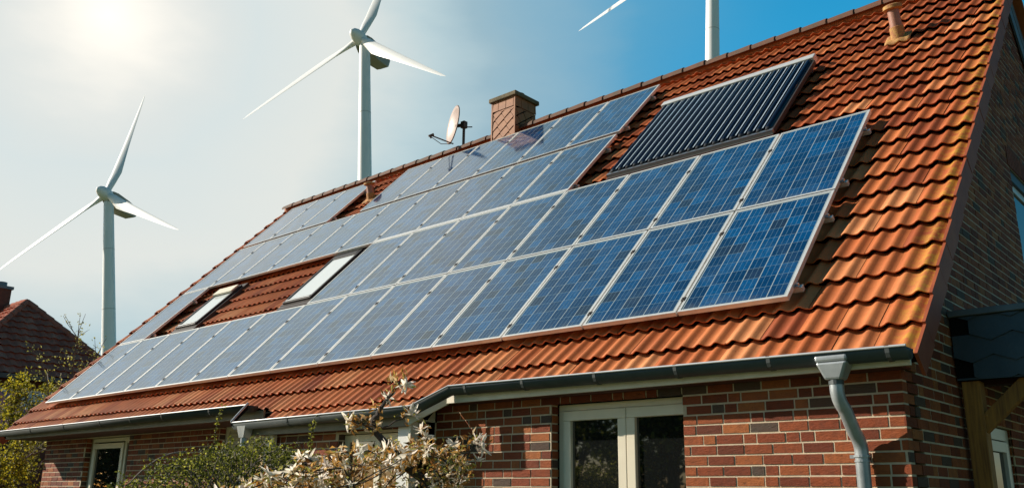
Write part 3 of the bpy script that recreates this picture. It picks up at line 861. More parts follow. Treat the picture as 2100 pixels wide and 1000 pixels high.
# ---- vent pipes
def vent(u, s, h, tilt):
    b0 = rp(u, s, -0.10)
    ax = (Vector((0, 0, 1)) * (1 - tilt) + ND * tilt).normalized()
    fl = MB()
    n = 20
    vs = []
    for i in range(9):
        for j in range(5):
            uu = u - 0.15 + 0.30 * i / 8; ss = s - 0.15 + 0.25 * j / 4
            vs.append(rp(uu, ss, N_TAIL + 0.016 + wave(uu) * (0.4 if j else 1.0) + (0.03 * math.exp(-((i - 4) ** 2 + (j - 3) ** 2) / 4.0))))
    fl.add(vs, [(i * 5 + j, (i + 1) * 5 + j, (i + 1) * 5 + j + 1, i * 5 + j + 1) for i in range(8) for j in range(4)])
    fb = fl.build('vent_pipe', 'ochre', house, smooth=True)
    sm = fb.modifiers.new('solid', 'SOLIDIFY'); sm.thickness = 0.02
    p = MB(); p.tube([b0 - ax * 0.1, b0 + ax * h * 0.30, b0 + ax * h * 0.32], [0.088, 0.086, 0.075], 18); p.build('collar', 'ochre', fb, smooth=True)
    p = MB(); p.tube([b0 + ax * h * 0.31, b0 + ax * h * 0.36, b0 + ax * h * 0.361, b0 + ax * h * 0.92], [0.078, 0.078, 0.072, 0.070], 18); p.build('pipe', 'clay', fb, smooth=True)
    p = MB(); p.tube([b0 + ax * h * 0.84, b0 + ax * h * 0.87, b0 + ax * h * 0.97, b0 + ax * h], [0.100, 0.116, 0.112, 0.085], 18); p.build('pipe_cap', 'ochre', fb, smooth=True)
vent(-0.135, 5.78, 0.42, 0.35)
vent(-10.62, 6.10, 0.33, 0.3)

# ---- roof windows
def skylight(u0, u1, s0, s1, upper=False):
    n0 = -0.055
    def rb(mb, ua, ub, sa, sb, na, nb): mb.box(rp((ua + ub) / 2, (sa + sb) / 2, (na + nb) / 2), (ub - ua, sb - sa, nb - na), Y=VD, Z=ND)
    fl = MB(); rb(fl, u0 - 0.06, u1 + 0.06, s0 - 0.02, s1 + 0.10, -0.19, n0 - 0.025); rb(fl, u0 - 0.06, u1 + 0.06, s0 - 0.12, s0 - 0.021, -0.12, n0 - 0.03)
    base = fl.build('roof_window', 'flash', house)
    fr = MB(); w = 0.055
    rb(fr, u0, u0 + w, s0, s1, n0 - 0.05, n0 + 0.012); rb(fr, u1 - w, u1, s0, s1, n0 - 0.05, n0 + 0.012)
    rb(fr, u0 + w, u1 - w, s0, s0 + 0.09, n0 - 0.05, n0 + 0.010); rb(fr, u0 + w, u1 - w, s1 - 0.13, s1, n0 - 0.05, n0 + 0.016)
    fr.build('frame', 'darkframe', base, bevel=0.005)
    li = MB(); rb(li, u0 + w + 0.002, u1 - w - 0.002, s0 + 0.030, s0 + 0.06, n0 + 0.0105, n0 + 0.018); li.build('trim', 'alu', base)
    pa = MB(); rb(pa, u0 + w, u1 - w, s0 + 0.09, s1 - 0.13, n0 - 0.02, n0 - 0.002); pa.build('pane', 'skypane', base)
    if upper:
        t = MB(); rb(t, u0 + 0.03, u1 - 0.03, s1 - 0.24, s1 - 0.04, n0 + 0.019, n0 + 0.05); t.build('awning_box', 'cream', base)
skylight(-12.45, -11.74, 2.00, 3.22, True)
skylight(-9.08, -8.34, 2.02, 3.40, False)

# ------------------------------------------------------------------ solar panels
PW, PH, PT = 0.99, 1.685, 0.042
PU, PV = 1.01, 1.708
ROW0 = [0.0, PV, 2 * PV, 3 * PV + 0.08]
rot = Matrix(((UD.x, VD.x, ND.x), (UD.y, VD.y, ND.y), (UD.z, VD.z, ND.z)))
def mesh_panel():
    fr = MB(); w = 0.024
    def lb(x0, x1, y0, y1, z0, z1): fr.span((x0, y0, z0), (x1, y1, z1))
    lb(0, PW, 0, w, -PT, 0); lb(0, PW, PH - w, PH, -PT, 0); lb(0, w, w, PH - w, -PT, 0); lb(PW - w, PW, w, PH - w, -PT, 0)
    a = fr.build('frame', 'alu', local=True)
    gl = MB(); z = -0.005
    mu = 0.012 / 0.157
    gl.face([(w, w, z), (PW - w, w, z), (PW - w, PH - w, z), (w, PH - w, z)], [(-mu, -mu), (6 + mu, -mu), (6 + mu, 10 + mu), (-mu, 10 + mu)])
    b = gl.build('cells', 'cells', local=True)
    bs = MB(); bs.face([(w, w, -0.012), (w, PH - w, -0.012), (PW - w, PH - w, -0.012), (PW - w, w, -0.012)])
    c = bs.build('backsheet', 'plastic', local=True)
    return [a, b, c]
ORD = ['', 'second', 'third', 'fourth', 'fifth', 'sixth', 'seventh', 'eighth', 'ninth', 'tenth', 'eleventh', 'twelfth', 'thirteenth', 'fourteenth']
ROWN = ['lowest row', 'second row from the eaves', 'third row from the eaves', 'topmost row along the ridge']
proto = mesh_panel()
first = True
def panel(c, row, label):
    global first
    o = thing('solar_panel', label, 'solar panel', rp(-c * PU - PW, ROW0[row] + 0.01, 0.0), 0, 'blue solar panels on the tiled roof')
    o.rotation_euler = rot.to_euler()
    for q in proto:
        if first: k = q
        else: k = q.copy(); COL.objects.link(k)
        k.parent = o
    first = False
def plabel(row, i, n, c):
    tone = 'deep blue solar panel' if c < 4 else ('blue grey solar panel' if c < 9 else 'pale sky-reflecting solar panel')
    if i == 0: return f'{tone} at the right-hand end of the {ROWN[row]}'
    if i == n - 1: return f'{tone} at the left-hand end of the {ROWN[row]}'
    return f'{tone}, {ORD[i]} from the right in the {ROWN[row]}'
for c in range(14): panel(c, 0, plabel(0, c, 14, c))
for i, c in enumerate(range(8)):
    l = plabel(1, i, 9, c)
    if c == 7: l = 'blue grey solar panel beside the right-hand skylight, in the second row'
    panel(c, 1, l)
panel(13, 1, 'lone pale solar panel left of the small skylight, at the verge')
for i, c in enumerate(range(4, 14)): panel(c, 2, plabel(2, i, 10, c))
for i, c in enumerate(range(4, 10)):
    l = plabel(3, i, 9, c)
    if i == 5: l = 'grey solar panel just right of the gap with the vent pipe, topmost row'
    elif c == 7: l = 'solar panel in the topmost row mirroring the brick-red chimney'
    panel(c, 3, l)
for i, c in enumerate(range(11, 14)):
    l = ['pale solar panel just left of the gap with the vent pipe, topmost row', 'pale solar panel in the middle of the three left of the vent pipe', 'pale solar panel in the top left corner of the roof'][i]
    panel(c, 3, l)
# rails with clamps
def rail(row, s, c0, c1, label):
    x0, x1 = -(c1 + 1) * PU - 0.03, -c0 * PU + 0.06
    o = thing('mounting_rail', label, 'mounting rail', rp(x1, ROW0[row] + s, -0.065), 0, 'aluminium rails under the solar panels')
    r_ = MB(); r_.box(rp((x0 + x1) / 2, ROW0[row] + s, -PT - 0.024), (x1 - x0, 0.04, 0.044), Y=VD, Z=ND); r_.build('rail', 'alu', o)
    ends = MB(); ends.box(rp(x1 - 0.040, ROW0[row] + s, -0.036), (0.03, 0.045, 0.012), Y=VD, Z=ND); ends.tube([rp(x1 - 0.030, ROW0[row] + s, -0.07), rp(x1 - 0.030, ROW0[row] + s, -0.012)], 0.009, 8)
    ends.build('end_clamp', 'steel', o)
    for c in range(c0 + 1, c1 + 1):
        k = MB(); k.box(rp(-c * PU + 0.01, ROW0[row] + s, 0.0025), (0.036, 0.055, 0.005), Y=VD, Z=ND); k.tube([rp(-c * PU + 0.01, ROW0[row] + s, 0.003), rp(-c * PU + 0.01, ROW0[row] + s, 0.012)], 0.009, 8)
        k.build('mid_clamp', 'flash', o)
    x = x1 - 0.6
    hk = MB()
    while x > x0:
        hk.box(rp(x, ROW0[row] + s, -0.12), (0.03, 0.008, 0.09), Y=VD, Z=ND); x -= 1.2
    hk.build('roof_hook', 'steel', o)
RL = ['lowest', 'second', 'third', 'topmost']
segs = [(0, 0, 13, 'row of panels'), (1, 0, 7, 'row of panels'), (1, 13, 13, 'lone panel by the small skylight'), (2, 4, 13, 'row of panels'), (3, 4, 9, 'row of panels right of the vent gap'), (3, 11, 13, 'row of panels left of the vent gap')]
for (row, c0, c1, nm) in segs:
    for (s, w) in ((0.20, 'lower'), (1.27, 'upper')):
        if 'lone' in nm: lab = f'{w} aluminium rail under the {nm}'
        else: lab = f'{w} aluminium rail carrying the {RL[row]} {nm}'
        rail(row, s, c0, c1, lab)

for r_ in [o for o in COL.objects if o.name.startswith('mounting_rail') and 'upper' in o['label'] and 'second' in o['label']]:
    cv = MB(); cv.box(rp(-6.06, ROW0[1] + PH + 0.01 + 0.054, -0.006), (4.02, 0.075, 0.006), Y=VD, Z=ND); cv.build('cover_strip', 'alu', r_)
# ------------------------------------------------------------------ vacuum tube collector
tcx0, tcx1, ts0, ts1 = -3.46, -1.17, 3.60, 5.74
tc_ = thing('tube_collector', 'black vacuum tube solar collector with white header, right of the upper panels', 'solar collector', rp(-2.3, 4.6, -0.1))
def rbox(ua, ub, sa, sb, na, nb):
    m_ = MB(); m_.box(rp((ua + ub) / 2, (sa + sb) / 2, (na + nb) / 2), (ub - ua, sb - sa, nb - na), Y=VD, Z=ND); return m_
rbox(tcx0 - 0.02, tcx1 + 0.02, ts1 - 0.10, ts1 + 0.03, -0.055, 0.045).build('header', 'alu', tc_, bevel=0.01)
b_ = rbox(tcx0 - 0.02, tcx1 + 0.02, ts0 - 0.02, ts0 + 0.03, -0.05, 0.0)
b_.box(rp((tcx0 + tcx1) / 2, ts0 - 0.04, -0.055), (tcx1 - tcx0 + 0.04, 0.02, 0.03), Y=VD, Z=ND); b_.build('bottom_rail', 'steel', tc_)
for u in (tcx0 - 0.005, tcx1 + 0.005): rbox(u - 0.018, u + 0.018, ts0 + 0.03, ts1 - 0.1, -0.06, -0.005).build('side_rail', 'flash', tc_)
rf_ = MB()
for i in range(19):
    u = tcx0 + 0.055 + (tcx1 - tcx0 - 0.11) * (i + 0.5) / 19
    rf_.box(rp(u, (ts0 + ts1) / 2 - 0.03, 0.022), (0.012, ts1 - ts0 - 0.18, 0.004), Y=VD, Z=ND)
rf_.build('reflector_strips', 'reflector', tc_)
rbox(tcx0 + 0.02, tcx1 - 0.02, ts0 + 0.04, ts1 - 0.1, -0.095, -0.085).build('back_plate', 'blackrubber', tc_)
NTB = 20
for i in range(NTB):
    u = tcx0 + 0.055 + (tcx1 - tcx0 - 0.11) * i / (NTB - 1)
    t_ = MB(); t_.tube([rp(u, ts0 + 0.055, -0.012), rp(u, ts0 + 0.075, -0.012), rp(u, ts1 - 0.09, -0.012)], [0.022, 0.043, 0.043], 16); to = t_.build('tube', 'tube', tc_, smooth=True)
    t_ = MB(); t_.tube([rp(u, ts0 + 0.02, -0.01), rp(u, ts0 + 0.07, -0.01), rp(u, ts0 + 0.075, -0.01)], [0.026, 0.036, 0.034], 10); t_.build('tube_end', 'steel' if i % 1 else 'blackrubber', to, smooth=True)

# ------------------------------------------------------------------ satellite dish
dc = Vector((-9.20, 5.32, 8.92))
mast_x = Vector((-8.97, Y_RIDGE + 0.06, Z_RIDGE))
sat = thing('satellite_dish', 'pinkish satellite dish on a short mast at the ridge beside the chimney', 'satellite dish', (mast_x.x, mast_x.y, Z_RIDGE - 0.1))
ms = MB(); ms.tube([(mast_x.x, mast_x.y, Z_RIDGE - 0.25), (mast_x.x, mast_x.y, Z_RIDGE + 0.50)], 0.028, 10); ms.build('mast', 'rust', sat, smooth=True)
dn = Vector((-0.44, -0.89, 0.11)).normalized()
dx = Vector((0, 0, 1)).cross(dn).normalized(); dyv = dn.cross(dx)
ds_ = MB(); NR, NA = 7, 36; vs = []
for i in range(NR + 1):
    r_ = 0.40 * i / NR
    for j in range(NA):
        t = 2 * math.pi * j / NA
        vs.append(dc + dx * (math.cos(t) * r_ * 0.92) + dyv * (math.sin(t) * r_ * 1.03) + dn * (0.075 * (i / NR) ** 2))
ds_.add(vs, [(i * NA + j, i * NA + (j + 1) % NA, (i + 1) * NA + (j + 1) % NA, (i + 1) * NA + j) for i in range(NR) for j in range(NA)])
dd = ds_.build('dish', 'dish', sat, smooth=True); k = dd.modifiers.new('solid', 'SOLIDIFY'); k.thickness = 0.014; k.offset = -1
rm = MB(); rm.tube([dc + dx * (math.cos(t) * 0.368) + dyv * (math.sin(t) * 0.412) + dn * 0.075 for t in [2 * math.pi * j / 36 for j in range(37)]], 0.010, 6, cap=False)
rm.build('dish_rim', 'rust', sat, smooth=True)
br = MB(); br.tube([dc - dn * 0.01, Vector((mast_x.x, mast_x.y, dc.z - 0.05))], 0.04, 8); br.box(Vector((mast_x.x, mast_x.y, dc.z - 0.05)), (0.10, 0.10, 0.14)); br.tube([(mast_x.x - .02, mast_x.y - .02, dc.z - 0.10), (mast_x.x + 0.14, mast_x.y + 0.10, dc.z - 0.10)], 0.012, 6)
br.build('dish_bracket', 'rust', sat)
bot = dc - dyv * 0.41 + dn * 0.05
lnb = dc + dn * 0.50 - dyv * 0.36
ar = MB(); ar.tube([bot - dn * 0.04, bot, lnb], 0.014, 8); ar.tube([bot + dn * 0.02 - dyv * 0.02, (bot + lnb) / 2 - Vector((0, 0, 0.10)), lnb - Vector((0, 0, 0.03))], 0.007, 6); ar.build('feed_arm', 'rust', sat, smooth=True)
lb_ = MB(); d_ = (dc - lnb).normalized(); lb_.tube([lnb - d_ * 0.05, lnb + d_ * 0.05, lnb + d_ * 0.06], [0.022, 0.026, 0.032], 10); lb_.tube([lnb, lnb - Vector((0, 0, 0.06))], 0.02, 8); lb_.build('feed_head', 'rust', sat, smooth=True)

# ------------------------------------------------------------------ wind turbines
def blade_mb(Rl):
    b = MB(); st = []
    NP = 16
    prof = []
    for (fr, ch_, th_, tw) in ((0.0, 1.9, 1.9, 22), (0.05, 1.9, 1.8, 22), (0.12, 2.9, 1.25, 19), (0.2, 3.5, 0.85, 14), (0.3, 3.2, 0.62, 9), (0.45, 2.5, 0.42, 5), (0.6, 1.95, 0.30, 3), (0.75, 1.45, 0.2, 1), (0.88, 1.0, 0.13, 0), (0.96, 0.62, 0.08, 0), (1.0, 0.12, 0.03, 0)):
        ring = []
        rnd_ = max(0.0, min(1.0, 1 - (fr - 0.05) / 0.15))
        for j in range(NP):
            t = 2 * math.pi * j / NP
            cx = math.cos(t); sy = math.sin(t)
            x = cx * ch_ / 2
            foil = (0.5 + 0.5 * cx) ** 0.5 * (1.15 - 0.4 * cx) if cx > -1 else 0
            y = sy * th_ / 2 * (rnd_ + (1 - rnd_) * foil)
            x -= (1 - rnd_) * ch_ * 0.22
            a = math.radians(tw)
            # x in rotor plane (chord), y along axis
            ring.append((x * math.cos(a) - y * math.sin(a), x * math.sin(a) + y * math.cos(a), fr * Rl))
        st.append(ring)
    v = [q for r_ in st for q in r_]
    f = [(i * NP + j, i * NP + (j + 1) % NP, (i + 1) * NP + (j + 1) % NP, (i + 1) * NP + j) for i in range(len(st) - 1) for j in range(NP)]
    f.append(tuple((len(st) - 1) * NP + j for j in range(NP)))
    b.add(v, f); return b
def turbine(label, ground, axis, top, hub, n, phi, Rl, chord_sign=1):
    o = thing('wind_turbine', label, 'wind turbine', ground, 0, 'wind turbines behind the house')
    n = Vector(n).normalized(); hub = Vector(hub); top = Vector(top); g0 = Vector(ground); ax = Vector(axis)
    H = (top - g0).length
    t_ = MB(); hs_ = [i / 14 for i in range(15)]
    t_.tube([g0 + ax * H * h for h in hs_], [2.75 - 1.28 * h for h in hs_], 36); tw_ = t_.build('tower', 'turbine', o, smooth=True)
    for h in (0.34, 0.62, 0.83):
        j_ = MB(); c_ = g0 + ax * H * h; r_ = 2.75 - 1.28 * h
        j_.tube([c_ - ax * 0.14, c_ + ax * 0.14], r_ + 0.03, 36); j_.build('section_joint', 'joint', tw_)
    # nacelle: tapered box behind the rotor
    up = (Vector((0, 0, 1)) - n * n.z).normalized(); sd_ = up.cross(n)
    na = MB(); secs = []
    for (d_, w_, hu, hd) in ((1.3, 1.7, 1.6, 1.7), (-0.5, 2.1, 1.9, 2.3), (-5.0, 2.2, 2.0, 2.7), (-9.0, 2.0, 1.8, 1.7), (-10.0, 1.5, 1.3, 0.8)):
        secs.append([hub + n * (d_ - 2.0) + sd_ * (sx * w_) + up * (hu if sy > 0 else -hd) for sx, sy in ((-1, -1), (1, -1), (1, 1), (-1, 1))])
    v = [q for s_ in secs for q in s_]
    f = [(i * 4 + j, i * 4 + (j + 1) % 4, (i + 1) * 4 + (j + 1) % 4, (i + 1) * 4 + j) for i in range(4) for j in range(4)] + [(3, 2, 1, 0), (16, 17, 18, 19)]
    na.add(v, f); na.build('nacelle', 'nacelle', o, bevel=0.25)
    hb = MB(); hb.tube([hub - n * 1.2, hub + n * 0.8, hub + n * 2.2, hub + n * 3.3, hub + n * 3.9], [1.9, 2.0, 1.7, 1.1, 0.2], 20); hb.build('hub', 'turbine', o, smooth=True)
    e1 = Vector((0, 0, 1)).cross(n).normalized(); e2 = n.cross(e1)
    bm0 = blade_mb(Rl)
    for i in range(3):
        a = phi + i * 2 * math.pi / 3
        rd = e1 * math.cos(a) + e2 * math.sin(a); tg = n.cross(rd) * chord_sign
        b = MB(); b.add([hub + tg * v_[0] + n * v_[1] + rd * v_[2] for v_ in bm0.v], bm0.f); b.build('blade', 'turbine', o, smooth=True)
turbine('white wind turbine, farthest left, between neighbouring roof and ridge', (-265.11, 117.2, 0), (-0.0523, -0.1136, 0.9921), (-269.8, 107.01, 89.8), (-269.81, 105.81, 92.02), (0.28, -0.915, 0.291), R(94.5), 42.35)
turbine('white wind turbine rising behind the ridge left of the dish, rotor in view', (-173.9, 138.53, 0), (-0.0362, -0.0442, 0.9984), (-178.42, 133.01, 124.0), (-179.34, 131.94, 125.47), (0.166, -0.946, 0.28), R(85.5), 43.4)
turbine('white wind turbine of which only tower and one blade tip show, upper right', (-97.09, 171.64, 0), (0.0427, 0.0239, 0.9988), (-91.16, 174.96, 138.0), (-92.9, 173.9, 138.9), (-0.041, -0.96, 0.277), R(75.5), 41.2)

# ------------------------------------------------------------------ neighbour's house
NP_ = Vector((-28.99, 4.57, 7.74))
nh = thing('neighbour_house', 'dark brown tiled hip-roofed house with chimney beyond the garden on the left', 'house', (-33.0, 4.6, 0))
hw = 2.75; ez = NP_.z - hw
def hip_face(mb, A, Bv, Cv, seed):
    """tiled courses on a roof face: A,B eave corners, C apex line (list of 1 or 2 points)"""
    rg2 = random.Random(seed)
    A = Vector(A); Bv = Vector(Bv)
    top = [Vector(c) for c in Cv]
    tl, tr = (top[0], top[-1])
    e = (Bv - A); e_n = e.normalized(); L = e.length
    hgt = (tl - A) - e_n * (tl - A).dot(e_n); S = hgt.length; sv = hgt.normalized(); nn = e_n.cross(sv)
    if nn.z < 0: nn = -nn
    xl, xr = (tl - A).dot(e_n), (tr - A).dot(e_n)
    g_ = 0.33; k = 0
    while k * g_ < S:
        s0, s1 = k * g_, min(S, (k + 1) * g_ + 0.04)
        def lim(s): return xl * s / S, L - (L - xr) * s / S
        a0, b0 = lim(s0)
        n = max(2, int((b0 - a0) / 0.05)); row = []
        for i in range(n + 1):
            x = a0 + (b0 - a0) * i / n
            sh = s1
            if x < xl: sh = min(s1, max(s0, S * x / max(xl, 1e-6)))
            if x > xr: sh = min(sh, max(s0, S * (L - x) / max(L - xr, 1e-6)))
            w = 0.045 * (0.5 + 0.5 * math.cos(2 * math.pi * x / 0.30))
            P = A + e_n * x
            row.append((P + sv * sh + nn * (w - 0.06 * (sh - s0) / g_ + 0.06), P + sv * s0 + nn * (w + 0.06), P + sv * (s0 + 0.05) + nn * (w - 0.02)))
        i0 = len(mb.v)
        for r_ in row: mb.v.extend(r_)
        r0 = rg2.random()
        for i in range(n):
            for j in range(2):
                p = i0 + i * 3 + j
                mb.f.append((p, p + 1, p + 4, p + 3)); mb.uv.append(None); mb.r.append((r0 + 0.37 * int(i / 6)) % 1.0); mb.e.append(0)
        k += 1
nr = MB(); RL_ = 9.0
pk = NP_; pk2 = NP_ + Vector((-RL_, 0, 0))
cE = [NP_ + Vector((hw, hw, -hw)), NP_ + Vector((hw, -hw, -hw)), pk2 + Vector((-hw, -hw, -hw)), pk2 + Vector((-hw, hw, -hw))]
hip_face(nr, cE[1], cE[0], [pk], 1); hip_face(nr, cE[2], cE[1], [pk2, pk], 2); hip_face(nr, cE[0], cE[3], [pk, pk2], 3); hip_face(nr, cE[3], cE[2], [pk2], 4)
nro = nr.build('hip_roof', 'ntile', nh)
hc = MB()
for (a, c) in ((pk, cE[0]), (pk, cE[1]), (pk, pk2)):
    L = (c - a).length; n = int(L / 0.36); d_ = (c - a) / n
    for i in range(n): hc.tube([a + d_ * i + Vector((0, 0, 0.03)), a + d_ * (i + 1.08) + Vector((0, 0, 0.03))], [0.10, 0.125], 8)
hc.build('hip_caps', 'ntile', nro, smooth=True)
nw = MB(); nw.span((pk2.x - hw + 0.4, NP_.y - hw + 0.4, 0), (NP_.x + hw - 0.4, NP_.y + hw - 0.4, ez + 0.06)); nw.build('wall', noisy('neighbour_brick', (0.11, 0.045, 0.03), (0.08, 0.03, 0.02), 0.9, 5), nh)
nf = MB()
nf.span((NP_.x + hw - 0.05, NP_.y - hw, ez - 0.12), (NP_.x + hw + 0.05, NP_.y + hw, ez + 0.02)); nf.span((pk2.x - hw, NP_.y - hw - 0.05, ez - 0.12), (NP_.x + hw - 0.06, NP_.y - hw + 0.05, ez + 0.02)); nf.build('gutter', 'zinc', nh)
wx = NP_.x + hw - 0.4
d = MB()
d.span((wx, 3.25, 3.1), (wx + 0.05, 3.35, 4.6)); d.span((wx, 4.85, 3.1), (wx + 0.05, 4.95, 4.6)); d.span((wx, 3.35, 4.5), (wx + 0.05, 4.85, 4.6)); d.span((wx, 3.35, 3.1), (wx + 0.05, 4.85, 3.2)); d.span((wx, 4.05, 3.2), (wx + 0.05, 4.13, 4.5))
nwin = d.build('window', 'plastic', nh); pa = MB(); pa.span((wx, 3.34, 3.19), (wx + 0.02, 4.86, 4.51)); pa.build('pane', 'bluepane', nwin)
nc = MB(); nc.span((-31.35, 4.15, 6.6), (-30.75, 4.62, 8.45)); nco = nc.build('chimney', noisy('neighbour_chimney', (0.16, 0.06, 0.04), (0.10, 0.04, 0.03), 0.9, 8), nh)
nc = MB(); nc.span((-31.4, 4.1, 8.45), (-30.7, 4.67, 8.55)); nc.tube([(-31.05, 4.38, 8.5), (-31.05, 4.38, 8.72)], 0.16, 12); nc.build('chimney_cap', 'roofedge', nco)

# ------------------------------------------------------------------ porch by the gable
po = thing('timber_porch', 'flat porch roof with dark slate fascia on a timber post, at the gable', 'porch', (1.4, 1.6, 0))
PY = 0.95; PX0, PX1 = HX + 0.012, 4.2; PD = 3.4
core = MB(); core.span((PX0, PY + 0.03, 2.62), (PX1, PY + PD, 2.99)); core.build('roof_slab', 'dark_soffit', po)
ed = MB(); ed.span((PX0 - 0.004, PY - 0.035, 2.995), (PX1 + 0.03, PY + PD, 3.045)); ed.build('roof_edge', 'roofedge', po, bevel=0.006)
fs = MB(); fs.span((PX0, PY + 0.008, 2.50), (PX1, PY + 0.028, 2.992)); fso = fs.build('fascia', 'dark', po)
sl = MB(); hx_ = 0.30
for r_ in range(5):
    for c in range(14):
        x = PX0 + c * hx_ + (hx_ / 2 if r_ % 2 else 0) - 0.02; z = 2.36 + r_ * 0.165
        pts = [(x, z), (x + hx_ * 0.5, z - 0.06), (x + hx_, z), (x + hx_, z + 0.16), (x, z + 0.16)]
        def cl_(poly, f):
            out = []
            for i in range(len(poly)):
                a, b = poly[i], poly[(i + 1) % len(poly)]; fa_, fb_ = f(a), f(b)
                if fa_ >= 0: out.append(a)
                if (fa_ >= 0) != (fb_ >= 0):
                    t = fa_ / (fa_ - fb_); out.append((a[0] + (b[0] - a[0]) * t, a[1] + (b[1] - a[1]) * t))
            return out
        for f in (lambda q: q[0] - PX0 - 0.002, lambda q: PX1 - q[0], lambda q: q[1] - 2.505, lambda q: 2.99 - q[1]):
            if len(pts) > 2: pts = cl_(pts, f)
        if len(pts) > 2:
            zc = 2.36 + r_ * 0.165
            sl.prism([(q[0], PY + 0.004 - 0.022 * max(0, (zc + 0.16 - q[1]) / 0.22), q[1]) for q in pts], (0, 0.006, 0))
sl.build('slates', 'slate', fso)
ps = MB(); ps.span((0.915, PY + 0.035, 0), (1.045, PY + 0.165, 2.50)); ps.build('post', 'wood', po, bevel=0.006)
bd = MB(); a = Vector((1.03, PY + 0.10, 2.17)); c = Vector((1.52, PY + 0.10, 2.62)); d_ = (c - a).normalized()
bd.box((a + c) / 2, (0.11, 0.085, (c - a).length + 0.1), X=d_.cross(Vector((0, 1, 0))), Y=(0, 1, 0), Z=d_); bd.tube([(1.055, PY + 0.05, 2.235), (1.055, PY + 0.06, 2.235)], 0.014, 8)
bd.build('brace', 'wood', po, bevel=0.006)
bm_ = MB(); bm_.span((PX0 + 0.02, PY + 0.19, 2.48), (PX1, PY + 0.31, 2.615)); bm_.build('beam', 'dark_soffit', po)

# ------------------------------------------------------------------ plants
def leaf(mb, p, d, up, L, W, r, fold=0.25, n=2):
    d = d.normalized(); s = d.cross(up)
    if s.length < 1e-3: s = d.cross(Vector((1, 0, 0)))
    s.normalize(); u = s.cross(d)
    a = p; b = p + d * L * 0.5; c = p + d * L
    l_ = b + s * W * 0.5 + u * fold * W; r_ = b - s * W * 0.5 + u * fold * W; c = c - u * fold * L * 0.3
    i = len(mb.v); mb.v.extend([a, l_, c, r_, b])
    for f in ((0, 4, 1), (1, 4, 2), (0, 3, 4), (4, 3, 2)):
        mb.f.append(tuple(i + q for q in f)); mb.uv.append(None); mb.r.append(r); mb.e.append(0)
def rvec(g_):
    while True:
        v = Vector((g_.uniform(-1, 1), g_.uniform(-1, 1), g_.uniform(-1, 1)))
        if 0.05 < v.length < 1: return v.normalized()
def wig(g_, a, b, n, amp, sag=0.0):
    a, b = Vector(a), Vector(b); out = []
    for i in range(n + 1):
        t = i / n; w = amp * math.sin(math.pi * t)
        out.append(a.lerp(b, t) + rvec(g_) * amp * 0.5 * (0 < i < n) + Vector((0, 0, sag * math.sin(math.pi * t))))
    return out

